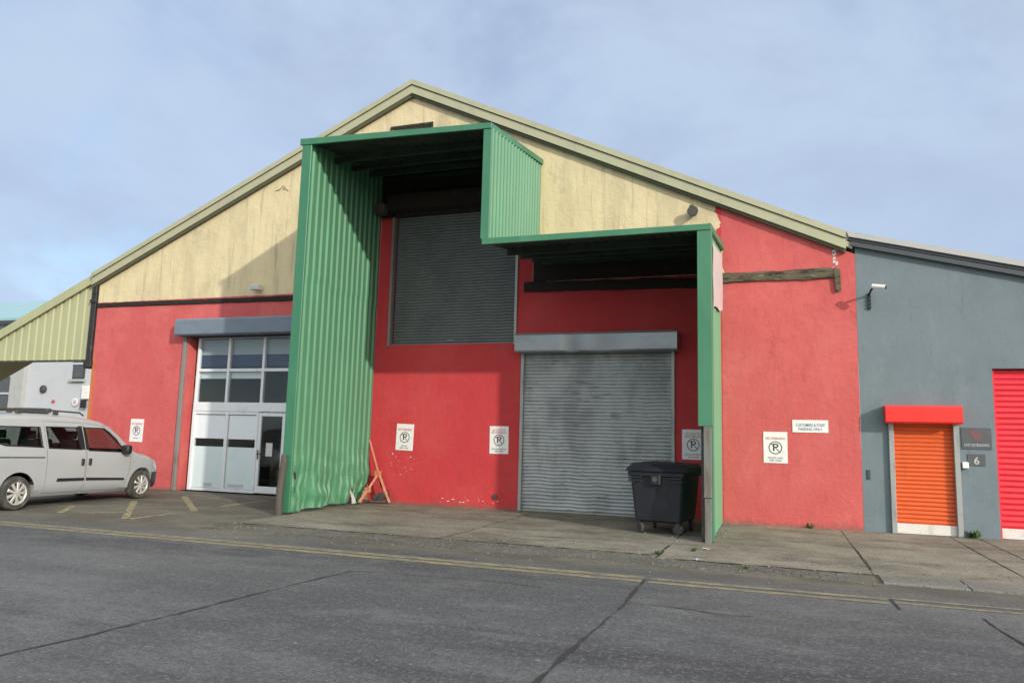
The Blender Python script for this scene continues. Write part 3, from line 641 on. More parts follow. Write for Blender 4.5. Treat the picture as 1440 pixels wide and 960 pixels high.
# corner flashings on the front edges
m = MB(); m.box(-9.285, -9.06, DF-.03, DF+.02, .03, ztop_u(-9.2,DF)+.0, .006); m.box(-9.285, -9.245, DF, DF+.2, .03, ztop_u(-9.2,DF), .004); m.build('corner_flashing', 'green_trim', cn)
m = MB(); m.box(-5.20, -5.03, DF-.03, DF+.02, 5.28, ztop_u(-5.1,DF)+.0, .006); m.build('corner_flashing', 'green_trim', cn)
m = MB(); m.box(-1.235, -1.0, DF-.03, DF+.02, 1.87, 5.17, .006); m.box(-1.04, -1.0, DF+.02, DF+.22, .03, 5.17, .004); m.build('corner_flashing', 'green_trim', cn)
m = MB(); m.box(-1.15, -1.025, DF-.02, DF+.03, .72, 1.90, .006); m.box(-1.14, -1.03, DF-.012, DF+.03, .0, .71, .006); m.build('guard_board', 'bleach2', cn)
m = MB(); m.box(-1.20,-1.10, DF+.12, DF+.20, 0.012, 5.15, .004); m.build('frame_post', 'grim', cn)
m = MB(); m.box(-9.2,-9.1, DF+.12, DF+.20, 0.012, 7.3, .004); m.build('frame_post', 'green_dark', cn)

# --- corrugated lean-to at the far left corner
LX0, LX1 = -26.5, -18.60
def lz(x): return 5.93 + (x+18.79)*.440
m = MB(); prof = []; n = int((LX1-LX0)/.30)
for k in range(n):
    for t, d in ((0,0),(.12,0),(.22,1),(.78,1),(.88,0)): prof.append((LX0+(k+t)*(LX1-LX0)/n, d))
prof.append((LX1, 0))
def lf(u, v):
    j = int(round(u*(len(prof)-1))); x, d = prof[j]; zt = lz(x)-.26; zb = min(3.51, zt); return (x, .05-.022*d, zb+(zt-zb)*v)
m.grid(lf, len(prof)-1, 2); lt = m.build('lean_to', 'lean', WH, recalc=False)
m = MB(); m.prism([(LX0, lz(LX0)), (LX1+.05, lz(LX1+.05)), (LX1+.05, lz(LX1+.05)-.27), (LX0, lz(LX0)-.27)], 'y', -.06, 0); m.build('verge_trim', 'lean', lt)
m = MB(); m.prism([(LX0, lz(LX0)-.02), (LX1, lz(LX1)-.02), (LX1, lz(LX1)-.12), (LX0, lz(LX0)-.12)], 'y', .06, 2.2); m.build('roof_sheet', 'lean', lt)
m = MB(); m.box(LX0, LX1, .055, .12, 3.46, 3.53); m.build('bottom_rail', 'grim', lt)
m = MB(); m.box(-18.64,-18.46,-.05,.12,3.25,5.95,.01); m.box(-18.60,-18.44,-.075,-.05,5.4,5.95,.01); m.box(-18.66,-18.42,-.09,-.04,5.15,5.24,.01); m.box(-18.68,-18.40,-.08,.05,3.28,3.48,.01)
m.build('downpipe', 'dark', WH)
MB().box(-26.4,-26.25,1.9,2.05,0,3.5).build('post', 'grim', lt)

# ------------------------------------------------------------------ grey workshop on the right
GW = root('workshop', 'low blue-grey rendered workshop with orange and red roller doors', 'workshop', (5.5, 0, 0))
GX1 = 10.5
def gz(x): return 5.60 - (x-1.43)*.2615
GOP = [(2.06, 3.12, 0, 2.16), (3.77, 6.2, 0, 3.11)]
m = MB(); brk = sorted(set([1.513, GX1, 7.5] + [o[0] for o in GOP]+[o[1] for o in GOP]))
for a, b in zip(brk[:-1], brk[1:]):
    z = -.2
    for o in GOP:
        if o[0] < (a+b)/2 < o[1]: z = o[3]
    m.face([(a,.004,z),(b,.004,z),(b,.004,gz(b)),(a,.004,gz(a))])
for o in GOP:
    for x in (o[0], o[1]): m.face([(x,.004,0),(x,.3,0),(x,.3,o[3]),(x,.004,o[3])])
    m.face([(o[0],.004,o[3]),(o[1],.004,o[3]),(o[1],.3,o[3]),(o[0],.3,o[3])])
m.face([(GX1,.004,-.2),(GX1,20,-.2),(GX1,20,gz(GX1)),(GX1,.004,gz(GX1))])
m.build('wall', 'bluegrey', GW)
m = MB(); m.prism([(1.40,5.75),(GX1+.2,gz(GX1+.2)+.15),(GX1+.2,gz(GX1+.2)+.26),(1.36,5.87)], 'y', -.14, 20); m.build('roof', 'lightgrey_roof', GW)
m = MB(); m.prism([(1.40,5.745),(GX1+.2,gz(GX1+.2)+.145),(GX1+.2,gz(GX1+.2)+.09),(1.40,5.69)], 'y', -.09, -.01)
m.prism([(1.43,5.66),(GX1+.2,gz(GX1+.2)+.06),(GX1+.2,gz(GX1+.2)-.03),(1.43,5.57)], 'y', -.11, -.002)
m.prism([(1.43,5.70),(GX1+.2,gz(GX1+.2)+.10),(GX1+.2,gz(GX1+.2)+.05),(1.43,5.65)], 'y', -.04, -.012)
m.build('fascia', 'slate_gutter', GW)
od = curtain(2.08, 3.10, .20, 2.16, .05, .079, .022).build('roller_shutter', 'orange', GW, smooth=60); od['label'] = 'orange roller door under red box'
MB().box(2.085,3.09,.01,.065,.015,.20,.006).build('bottom_bar', 'whitebar', od)
for xx in (1.99, 3.075): MB().box(xx, xx+.09, -.07, .09, .012, 2.12, .006).build('guide_rail', 'guide', od)
a, b = at(1245,569.5,-.31), at(1353.5,570,-.31)
boxcover(a.x, b.x, a.z-.33, a.z, -.31).build('shutter_box', 'redbox', od, smooth=25)
rd = curtain(3.80, 6.18, .20, 3.14, .16, .104, .028).build('roller_shutter', 'redslat', GW, smooth=60); rd['label'] = 'wide red roller door'
MB().box(3.79,6.19,.12,.175,.015,.20,.006).build('bottom_bar', 'whitebar', rd)
MB().box(3.77,3.81,.08,.2,.012,3.11,.004).build('guide_rail', 'redslat', rd)

# ------------------------------------------------------------------ pale building far left
BB = root('pale_building', 'pale grey rendered building with teal roof seen beneath the lean-to', 'building', (-38, 14, 0))
m = MB(); m.box(-62, -30.5, 12, 22, -.2, 6.9); m.build('wall', 'rendergrey', BB)
m = MB(); m.prism([(11.6,6.9),(11.6,7.15),(17,9.2),(22.4,7.15),(22.4,6.9)], 'x', -62.5, -30.2); m.build('roof', 'teal', BB)
MB().box(-62.4,-30.3,11.5,11.62,6.82,7.0).build('gutter', 'slate_gutter', BB)
def bwin(x0, y0, x1, y1, bars=3):
    a, b = at(x0,y0,12), at(x1,y1,12); m = MB(); m.box(a.x,b.x,11.94,12,b.z,a.z); f = m.build('window', 'slate_gutter', BB)
    MB().box(a.x+.08,b.x-.08,11.92,11.935,b.z+.08,a.z-.08).build('pane', 'plate', f)
    for k in range(1, bars): z = b.z+(a.z-b.z)*k/bars; MB().box(a.x+.05,b.x-.05,11.88,11.915,z-.05,z+.05).build('glazing_bar', 'rendergrey', f)
    MB().box(a.x-.1,b.x+.1,11.82,11.95,b.z-.12,b.z-.002).build('sill', 'lightgrey_roof', f)
bwin(6,480,19,578,4); bwin(107,490,119,533,2)
a, b = at(19,505,11.8), at(28,584,11.8); MB().box(a.x,b.x,11.75,12,-.2,6.8).build('pilaster', 'lightgrey_roof', BB)
a, b = at(36,575,12), at(72,579,12); MB().box(a.x,b.x,11.4,12,b.z-.05,a.z+.05).build('door_hood', 'slate_gutter', BB)
MB().box(a.x,b.x,11.9,11.99,-.1,a.z-.15).build('door', 'lightgrey_roof', BB)
a = at(62,547,12); MB().lathe([(.12,11.85),(.2,11.9),(.2,12)], 16, 'y', (a.x,0,a.z)).build('wall_lamp', 'grim', BB)
a = at(76,564,12); MB().box(a.x-.07,a.x+.07,11.9,12,a.z-.07,a.z+.07,.02).build('alarm_bell', 'redink', BB)
b = at(105,565,11.9); o = MB().lathe([(.20,11.90),(.20,11.93),(.02,11.93)], 20, 'y', (b.x,0,b.z)).build('round_sign', 'signwhite', None)
tag(origin(o, (b.x,11.9,b.z)), 'small round white sign with pink marking on the pale grey building', 'sign')
m = MB(); m.lathe([(.12,11.885),(.12,11.895),(.02,11.896)], 20, 'y', (b.x,0,b.z)); m.build('marking', 'poster', o)
b = at(119,552,11.8); o = MB().box(b.x-.22,b.x+.22,11.8,11.9,b.z-.3,b.z+.35,.01).build('notice_board', 'signwhite', None)
tag(origin(o, (b.x,11.85,b.z)), 'white rectangular notice beside the corner of the red wall, on the pale building', 'sign')
MB().box(b.x-.2,b.x+.2,11.77,11.798,b.z-.75,b.z-.35,.01).build('dark_panel', 'black', o)

# ------------------------------------------------------------------ signs
def textpart(lines, parent, cx, y):
    """lines: (text, z centre, height, material, max width)"""
    by = {}
    for t, z, h, mt, mw in lines:
        b = text_bm(t, h); xs = [v.co.x for v in b.verts]; k = min(1, mw/(max(xs)-min(xs)))
        for v in b.verts: v.co = Vector((cx+v.co.x*k, y+v.co.y, z+v.co.z))
        by.setdefault(mt, MB()).add(b)
    for mt, mm in by.items(): mm.build('lettering', mt, parent)
def no_parking(q, label, top, bottom, tilt=0.):
    a, b = at(q[0],q[1]), at(q[2],q[3]); cx, cz = (a.x+b.x)/2, (a.z+b.z)/2; w, h = .455, .62
    o = MB().box(cx-w/2,cx+w/2,-.012,-.003,cz-h/2,cz+h/2,.002).build('no_parking_sign', 'signwhite')
    tag(origin(o, (cx,-.003,cz)), label, 'sign', 'no parking signs on the red wall')
    n = len(top); L = [(t, cz+h*.30-.055*i+(.03 if n > 1 else 0), .042, 'redink', w*.78) for i, t in enumerate(top)]
    if n == 1: L = [(top[0], cz+h*.285, .05, 'redink', w*.80)]
    L += [(t, cz-h*.335-.05*i, .030, 'ink', w*.80) for i, t in enumerate(bottom)]
    textpart(L, o, cx, -.0135)
    zc = cz-.005; m = MB(); Rr = .128; m2 = m
    n_ = 36
    for k in range(n_):
        a0, a1 = k*2*math.pi/n_, (k+1)*2*math.pi/n_
        P = lambda r, a: (cx+r*math.cos(a), -.0145, zc+r*math.sin(a))
        m.face([P(Rr-.017,a0), P(Rr,a0), P(Rr,a1), P(Rr-.017,a1)])
    t = text_bm('P', .15)
    for v in t.verts: v.co = Vector((cx+v.co.x*1.1, -.0135+v.co.y, zc+v.co.z))
    m.add(t); m.build('symbol', 'ink', o, recalc=False)
    m = MB(); d = .7071*Rr*.95; q_ = .005
    m.face([(cx-d-q_,-.0158,zc+d-q_),(cx-d+q_,-.0158,zc+d+q_),(cx+d+q_,-.0158,zc-d+q_),(cx+d-q_,-.0158,zc-d-q_)]); m.build('slash', 'ink', o)
    if tilt: o.rotation_euler = (0, rad(tilt), 0)
no_parking((182,589,203,621), 'white no parking sign on the red wall above the van bonnet', ['NO PARKING'], ['PRIVATE'], .6)
no_parking((557,596,582,633), 'white no parking sign above the orange metal frame, slightly tilted', ['NO PARKING'], ['PRIVATE', 'KEEP CLEAR'], 1.6)
no_parking((689,598,715,639), 'white no parking sign just left of the grey loading door, three text blocks', ['ACCESS TO', 'NO PARKING'], ['GATE IN CONSTANT', 'USE 24 HRS'], -.7)
no_parking((963,603,987,647), 'white no parking sign in canopy shade behind the bin, partly hidden by the green post', ['ACCESS TO', 'NO PARKING'], ['GATE IN CONSTANT', 'USE 24 HRS'])
no_parking((1074,607,1107,651), 'white no parking sign in full sun right of the canopy, below the long white sign', ['NO PARKING'], ['PRIVATE LAND', 'KEEP CLEAR'])
a, b = at(1114,590), at(1165,608.5)
o = MB().box(a.x,b.x,-.012,-.003,b.z,a.z,.002).build('parking_notice', 'signwhite'); tag(origin(o, ((a.x+b.x)/2,-.003,b.z)), 'long low white sign with blue lettering on the red wall', 'sign')
cz = (a.z+b.z)/2
textpart([('CUSTOMERS & STAFF', cz+.02, .06, 'blueink', .54), ('PARKING ONLY', cz-.06, .055, 'blueink', .44)], o, (a.x+b.x)/2, -.0135)
a, b = at(1351,601), at(1395,632)
o = MB().box(a.x,b.x,-.012,-.0,b.z,a.z,.002).build('name_plate', 'plate'); tag(origin(o, ((a.x+b.x)/2,0,b.z)), 'larger dark grey plate with faded red emblem and pale lettering beside the orange door', 'sign')
cx = (a.x+b.x)/2
textpart([('UNIT SIX BUILDING', b.z+.075, .045, 'plate_txt', .40)], o, cx, -.0135)
m = MB(); cz = (a.z+b.z)/2+.05
m.prism([(cx-.11,cz+.06),(cx-.02,cz+.10),(cx+.08,cz+.05),(cx+.10,cz-.03),(cx+.0,cz-.11),(cx-.06,cz-.04)], 'y', -.0145, -.0121); m.build('emblem', 'plate_red', o)
a, b = at(1360.5,638), at(1386,655)
o = MB().box(a.x,b.x,-.012,-.0,b.z,a.z,.002).build('number_plate', 'plate'); tag(origin(o, ((a.x+b.x)/2,0,b.z)), 'small dark grey plate with white number 6 beside the orange door', 'sign')
textpart([('6', (a.z+b.z)/2-.02, .13, 'plate_txt', .2)], o, (a.x+b.x)/2, -.0135)
# poster peeling off the canopy's outer side
m = MB(); m.grid(lambda u, v: (-1.022+.004*math.sin(v*9+u*4), -2.75+2.45*u, 3.95+.35*u+1.15*v+.03*math.sin(u*7)*(1-v)), 8, 8)
o = m.build('peeling_poster', 'poster'); tag(origin(o, (-1.02,-1.5,4.2)), 'faded pink and white peeling banner high on the outer right side of the green canopy', 'banner')

# ------------------------------------------------------------------ lamps, camera, small fittings
def floodlight(p, s, label, mat, depth=.18, back=None):
    r = root('floodlight', label, 'floodlight', (p.x, 0 if back is None else back, p.z)); Y = r.location.y
    m = MB(); m.prism([(Y-.06-depth, p.z-s*.45),(Y-.06-depth*1.0, p.z+s*.35),(Y-.10, p.z+s*.5),(Y-.06, p.z-s*.4)], 'x', p.x-s*.8, p.x+s*.8, .008); m.build('housing', mat, r)
    m = MB(); m.box(p.x-s*.68, p.x+s*.68, Y-.068-depth, Y-.0605-depth, p.z-s*.38, p.z+s*.28, .002); m.build('lens', 'lens', r)
    m = MB(); m.box(p.x-.02, p.x+.02, Y-.08, Y-.001, p.z-s*.1, p.z+s*.1, .004); m.build('bracket', 'grim', r)
    return r
floodlight(at(360,404,-.15), .17, 'white floodlight on the cream wall left of the canopy', 'white')
r = root('security_lamp', 'small dark lamp on the cream wall above the lower canopy roof', 'lamp', at(975,299))
p = at(975,299)
m = MB(); m.lathe([(.05,-.03),(.085,-.09),(.115,-.22),(.105,-.23)], 18, 'y', (p.x+.01,0,p.z-.03)); m.build('lamp_head', 'grim', r, smooth=40)
m = MB(); m.tube([(p.x-.03,0,p.z+.10),(p.x-.03,-.06,p.z+.12),(p.x,-.08,p.z+.02)], .016, 8); m.box(p.x-.07,p.x+.01,-.02,-.001,p.z+.04,p.z+.17,.004); m.build('bracket', 'dark', r)
p = at(532,298,-.3)
r = root('canopy_lamp', 'dark box lamp fixed inside the upper canopy beside the hatch', 'lamp', (-9.05,-.4,p.z)); m = MB(); m.box(-9.16,-8.92,-.55,-.3,p.z-.12,p.z+.14,.02); m.build('housing', 'grim', r)
MB().box(-8.918,-8.91,-.52,-.33,p.z-.08,p.z+.1,.002).build('lens', 'plate', r)
# broken wires on the cream wall
p = at(399,265); m = MB(); m.tube([(p.x-.25,-.004,p.z-.05),(p.x-.1,-.03,p.z-.03),(p.x+.02,-.05,p.z+.05),(p.x+.16,-.01,p.z-.09)], .007, 6); m.tube([(p.x-.02,-.03,p.z+.06),(p.x+.06,-.05,p.z+.02),(p.x+.03,-.03,p.z-.06)], .006, 6)
tag(origin(m.build('wire_bracket', 'grim'), p), 'bent wire remnant on the cream gable left of the canopy', 'wire')
# security camera on the workshop corner
p = at(1222,422); r = root('security_camera', 'white security camera on black arm at the corner of the grey workshop', 'camera', p)
m = MB(); m.box(p.x-.025,p.x+.025,-.03,.004,p.z-.19,p.z+.14,.004)
for k in range(4): m.box(p.x-.035,p.x+.035,-.045,-.028,p.z-.16+k*.07,p.z-.13+k*.07,.003)
m.tube([(p.x,-.02,p.z+.1),(p.x+.01,-.22,p.z+.14),(p.x+.03,-.40,p.z+.17)], .022, 8); m.build('bracket', 'black', r)
m = MB(); m.tube([(p.x+.02,-.40,p.z+.20),(p.x+.24,-.47,p.z+.155)], [.045,.045], 14); m.build('camera_body', 'white', r, smooth=40)
m = MB(); m.tube([(p.x+.24,-.47,p.z+.155),(p.x+.255,-.475,p.z+.152)], [.036,.034], 14); m.build('lens', 'black', r)
p = at(1356.5,653.5); r = root('entry_keypad', 'small white entry box with black side by the orange door', 'intercom', (p.x,0,p.z))
MB().box(p.x-.05,p.x+.055,-.07,.004,p.z-.06,p.z+.055,.008).build('housing', 'white', r); MB().box(p.x-.075,p.x-.051,-.06,.004,p.z-.09,p.z+.03,.006).build('lock_plate', 'black', r)
p = at(1221.5,667); o = MB().box(p.x-.03,p.x+.03,-.018,.003,p.z-.09,p.z+.09,.006).build('cable_cover', 'slate_gutter'); tag(origin(o, p), 'small dark fixing low on the grey wall left of the orange door', 'fitting')
p = at(377,632,YF-.04); o = MB().box(p.x-.10,p.x+.10,YF-.008,YF-.003,p.z-.17,p.z+.17).build('paper_notice', 'paper'); tag(origin(o, (p.x,YF-.003,p.z)), 'sheet of white paper taped to the glass door', 'notice')

# office contents seen through the glass
r = root('office_desk', 'dark desk inside the office behind the glazed door', 'desk', (-13, 2.2, 0)); m = MB(); m.box(-14.2,-12.2,1.8,2.6,.7,.75); m.build('desk_top', 'roomdark', r)
for xx in (-14.1,-12.35): MB().box(xx,xx+.06,1.85,2.55,.02,.7).build('leg', 'roomdark', r)
r = root('pot_plant', 'leafy green plant standing behind the glass door', 'plant', (-12.2, 1.0, .015))
MB().lathe([(.13,.015),(.17,.32),(.15,.32),(.14,.29)], 18, 'z', (-12.2,1.0,0)).build('pot', 'grim', r)
m = MB()
for k in range(130):
    a = R.uniform(0,6.28); rr = R.uniform(.03,.34); z = R.uniform(.4,1.75); c = Vector((-12.2+rr*math.cos(a), 1.0+rr*math.sin(a), z)); d = Vector((math.cos(a),math.sin(a),R.uniform(-.5,.6))).normalized()*.13; s = d.cross(Vector((0,0,1))).normalized()*.04
    m.face([c-d*.3, c+d*.3+s, c+d, c+d*.3-s])
m.build('foliage', 'leaf', r); MB().tube([(-12.2,1.0,.3),(-12.17,1.02,1.6)], .015, 6).build('stem', 'bleach', r)

# timber post at the canopy's left front corner
m = MB(); a = Vector((-9.20,-3.50,0)); m.tube([a, a+Vector((0,0,.5)), a+Vector((.02,.04,1.0)), a+Vector((.02,.04,1.16))], [.075,.072,.068,.055], 10)
tag(origin(m.build('timber_post', 'bleach', None, smooth=50), a), 'short weathered timber post standing against the left front corner of the canopy', 'post')

# orange frame leaning in the corner
r = root('orange_frame', 'rusty orange A-shaped metal frame with castors leaning in the corner by the red wall', 'metal frame', (-8.75,-.45,0))
m = MB(); top = at(520,618.5,-.12); el = at(532.5,664.5,-.28); ft = at(547.6,708,-.40); lf_ = at(505,710,-.80); lm = at(517,689,-.62)
ft.z = .05; lf_.z = .05
def sq(m, pts, w):
    m.tube(pts, w, 4)
sq(m, [top, el], .030); sq(m, [el, ft], .038); m.build('main_tube', 'orangeframe', r)
m = MB(); sq(m, [el+Vector((-.02,0,-.03)), lm], .032); sq(m, [lm, lf_], .045); m.build('brace', 'orangeframe', r)
m = MB(); m.box(el.x-.09,el.x+.05,el.y-.06,el.y+.06,el.z-.09,el.z+.05,.01); m.build('clamp', 'orangeframe', r); m = MB(); m.box(lm.x-.07,lm.x+.07,lm.y-.05,lm.y+.05,lm.z-.05,lm.z+.06,.01); m.build('clamp', 'orangeframe', r)
m = MB(); m.tube([lf_.lerp(ft,.25)+Vector((0,.15,.02)), lf_.lerp(ft,.95)+Vector((0,.1,.0))], .022, 8); m.build('axle_bar', 'grim', r)
for k, rr in ((.42,.055),(.62,.10),(.80,.075)):
    c = lf_.lerp(ft, k)+Vector((0,.12,.06+rr*.8)); m = MB(); m.lathe([(rr*.3,-.03),(rr,-.028),(rr,.028),(rr*.3,.03)], 18, 'y', c); m.build('castor', 'grim', r)
m = MB(); c = el+Vector((.02,.0,-.12)); m.tube([c, c+Vector((.06,.02,-.2)), ft+Vector((-.05,.06,.25)), ft+Vector((-.02,.03,.06))], .016, 6); m.build('hose', 'rubber', r)

# ------------------------------------------------------------------ wheelie bin
BN = root('wheelie_bin', 'large charcoal four-wheeled rubbish bin with hinged lid under the canopy', 'bin', (-1.93,-2.12,.012), rz=rad(-7), world=False)
W0, W1, L0, L1 = .41, .475, .56, .66                                        # half width / half length, bottom / top
m = MB()
def binpt(zf, hw, hl, n=5, r=.07):
    P = []
    for sx, sy, a0 in ((1,1,0),(-1,1,90),(-1,-1,180),(1,-1,270)):
        for k in range(n+1):
            a = rad(a0+90*k/n); P.append((sx*(hw-r)+r*math.cos(a), sy*(hl-r)+r*math.sin(a), zf))
    return P
levels = [(.20,W0-.04,L0-.05),(.23,W0,L0),(.6,W0+.03,L0+.05),(.98,W0+.058,L0+.092),(1.0,W1+.03,L1+.03),(1.06,W1+.035,L1+.035),(1.065,W1+.02,L1+.02)]
rings = [[m.b.verts.new(p) for p in binpt(*l)] for l in levels]
for a, b in zip(rings[:-1], rings[1:]):
    n = len(a)
    for k in range(n): m.b.faces.new((a[k], a[(k+1) % n], b[(k+1) % n], b[k]))
m.b.faces.new(rings[0][::-1]); m.b.faces.new(rings[-1]); m.build('body', 'bin', BN, smooth=40)
m = MB(); n = 16                                                            # lid: shallow barrel running front to back
prof = []
for k in range(n+1):
    t = k/n; y = -(L1+.07)+2*(L1+.07)*t
    z = 1.075+.15*min(1, (1-abs(2*t-1)**3.2)*1.3)
    prof.append((y, z))
for x, sc in ((-(W1+.06),.55),(-(W1+.03),.9),(-.2,1),(.2,1),(W1+.03,.9),(W1+.06,.55)): pass
cols = []
for x, sc in ((-(W1+.065),.0),(-(W1+.06),.55),(-(W1+.0),.92),(-.2,1),(.2,1),(W1+.0,.92),(W1+.06,.55),(W1+.065,.0)):
    cols.append([m.b.verts.new((x, y, 1.07+(z-1.07)*sc)) for y, z in prof])
for a, b in zip(cols[:-1], cols[1:]):
    for k in range(n): m.b.faces.new((a[k], a[k+1], b[k+1], b[k]))
m.build('lid', 'bin', BN, smooth=35)
m = MB()
for x in (-.30,-.1,.1,.30): m.box(x-.012,x+.012,-.5,.5,1.20,1.232,.005)
m.build('lid_ribs', 'bin', BN)
# lifting trunnion, hand grips, label pocket on the end facing the road
m = MB(); m.box(-.10,.09,-(L1+.055),-(L1-.04),.84,1.03,.02); m.build('trunnion_boss', 'black', BN)
t_ = MB().lathe([(.05,-(L1+.085)),(.05,-(L1+.05))], 5, 'y', (0,0,.94)).build('trunnion_pin', 'binmetal', BN)
for x in (-.36, .36):
    m = MB(); m.tube([(x-.11,-(L1+.03),1.0),(x-.11,-(L1+.075),.97),(x+.11,-(L1+.075),.97),(x+.11,-(L1+.03),1.0)], .014, 8); m.box(x-.12,x+.12,-(L1+.06),-(L1+.02),.90,.93,.006); m.build('handle', 'bin', BN)
m = MB(); m.box(-.42,-.37,-(L1+.01),-(L1-.04),.86,.92,.006); m.build('drain_tag', 'binmetal', BN)
def castor(x, y, sw=0.):
    made = []
    w = MB().lathe([(.03,-.030),(.092,-.028),(.10,-.016),(.10,.016),(.092,.028),(.03,.030)], 22, 'x', (x,y,.098)).build('castor', 'rubber', BN, smooth=35)
    MB().lathe([(.02,-.034),(.05,-.033),(.05,.033),(.02,.034)], 16, 'x', (x,y,.098)).build('hub', 'binmetal', w)
    m = MB(); m.prism([(y-.02,.09),(y+.02,.09),(y+.06,.215),(y-.05,.215)], 'x', x-.040, x-.033); m.prism([(y-.02,.09),(y+.02,.09),(y+.06,.215),(y-.05,.215)], 'x', x+.033, x+.040); m.box(x-.05,x+.05,y-.06,y+.07,.205,.225,.004); made.append(m.build('fork', 'binmetal', w))
    for o in made+[w]+list(w.children):
        if not o.get('_t'): o.data.transform(Matrix.Translation((x,y,0)) @ Matrix.Rotation(rad(sw), 4, 'Z') @ Matrix.Translation((-x,-y,0))); o['_t'] = 1
for sx in (-1,1):
    for sy in (-1,1): castor(sx*.335, sy*.46, 58+sx*14 if sy < 0 else 20)

# ------------------------------------------------------------------ silver van
fw = Vector((-.078, 1, 0)).normalized(); lf2 = Vector((-fw.y, fw.x, 0))
vo = Vector((-13.6,-5.65,0)) + lf2*.88 + fw*.10
VN = root('van', 'silver people-carrier van with roof rails parked nose to the red wall', 'van', vo, rz=math.atan2(fw.y, fw.x), world=False)
def interp(tab, x):
    if x <= tab[0][0]: return tab[0][1]
    for (a, va), (b, vb) in zip(tab[:-1], tab[1:]):
        if x <= b: t = (x-a)/(b-a); return va+(vb-va)*t
    return tab[-1][1]
TOP = [(-.82,1.25),(-.79,1.55),(-.72,1.74),(-.55,1.805),(0,1.835),(.6,1.845),(1.2,1.84),(1.7,1.81),(2.05,1.755),(2.28,1.66),(2.5,1.49),(2.75,1.27),(2.98,1.10),(3.1,1.065),(3.3,1.035),(3.5,.985),(3.68,.92),(3.80,.84),(3.88,.74),(3.93,.62),(3.965,.46),(3.965,.42)]
BOT = [(-.82,.42),(-.75,.30),(-.4,.24),(.4,.22),(2.8,.20),(3.6,.21),(3.9,.25),(3.965,.32)]
WID = [(.2,.80),(.27,.845),(.40,.878),(.55,.885),(.75,.892),(.95,.888),(1.08,.868),(1.30,.818),(1.55,.752),(1.7,.70),(1.86,.64)]
def wid(x, z):
    w = interp(WID, z)
    if x > 3.0: w -= .26*((x-3.0)/.965)**2.6
    if x < -.5: w -= .05*((-.5-x)/.32)**2
    return w
def loft(name, xs, shrink=0., zlo=None, drop=0.):
    m = MB(); rings = []
    for x in xs:
        zt = interp(TOP, x)-drop; zb = interp(BOT, x) if zlo is None else zlo; half = []
        zt = max(zt, zb+.06); rc = min(.13, (zt-zb)*.4)
        nl = 12
        for k in range(nl+1):
            z = zb+(zt-rc-zb)*k/nl; w = wid(x, z)-shrink
            if zlo is None and k == 0: w -= .05
            half.append((w, z))
        w0 = wid(x, zt-rc)-shrink
        for k in range(1, 6):
            a = k/5*math.pi/2; half.append((w0-(1-math.cos(a))*rc*1.3, zt-rc+math.sin(a)*rc*.8))
        half.append((w0*.45, zt-rc*.2+rc*.12))
        pts = [(-y, z) for y, z in half] + [(0, zt-rc*.2+rc*.2)] + [(y, z) for y, z in half[::-1]]
        rings.append([m.b.verts.new((x, y, z)) for y, z in pts])
    for a, b in zip(rings[:-1], rings[1:]):
        n = len(a)
        for k in range(n): m.b.faces.new((a[k], a[(k+1) % n], b[(k+1) % n], b[k]))
    m.b.faces.new(rings[0]); m.b.faces.new(rings[-1][::-1])
    bmesh.ops.recalc_face_normals(m.b, faces=m.b.faces)
    return m
def tmpobj(m):
    bmesh.ops.recalc_face_normals(m.b, faces=m.b.faces)
    me = bpy.data.meshes.new('tmp'); m.b.to_mesh(me); m.b.free(); o = bpy.data.objects.new('tmp', me); COL.objects.link(o); return o
def boolean(o, cutter, op='DIFFERENCE', keep=False):
    md = o.modifiers.new('b', 'BOOLEAN'); md.operation = op; md.object = cutter; md.solver = 'EXACT'
    dg = bpy.context.evaluated_depsgraph_get(); me = bpy.data.meshes.new_from_object(o.evaluated_get(dg))
    o.modifiers.clear(); old = o.data; o.data = me; bpy.data.meshes.remove(old)
    if not keep: d = cutter.data; bpy.data.objects.remove(cutter); bpy.data.meshes.remove(d)
xs = [-.82,-.79,-.75,-.70,-.62,-.5,-.25,0,.3,.6,.9,1.2,1.5,1.8,2.05,2.16,2.28,2.4,2.5,2.62,2.75,2.88,2.98,3.1,3.2,3.3,3.42,3.54,3.64,3.74,3.81,3.87,3.91,3.94,3.96]
body = tmpobj(loft('b', xs))
cav = tmpobj(loft('c', [-.72,-.5,0,.5,1,1.5,2.0,2.25,2.5,2.75,2.9], .05, .5, .05))
boolean(body, cav)
SIDE_W = {'rear': [(-.55,1.30),(-.28,1.22),(.50,1.19),(.47,1.56),(-.45,1.56)], 'mid': [(.66,1.17),(1.44,1.135),(1.40,1.57),(.63,1.57)], 'front': [(1.64,1.115),(2.70,1.065),(2.60,1.16),(2.13,1.565),(1.60,1.57)]}
for k, p in SIDE_W.items(): boolean(body, tmpobj(MB().prism(p, 'y', -1.3, 1.3)))
boolean(body, tmpobj(MB().prism([(-.66,1.12),(.66,1.12),(.58,1.66),(-.58,1.66)], 'x', 2.1, 3.3)))
boolean(body, tmpobj(MB().prism([(-.6,1.15),(.6,1.15),(.52,1.6),(-.52,1.6)], 'x', -1.1, -.6)))
for wx in (0, 3.2):
    for sy in (-1, 1):
        a, b = (sy*.58, sy*1.2); boolean(body, tmpobj(MB().lathe([(.385, min(a,b)),(.385, max(a,b))], 36, 'y', (wx,0,.325))))
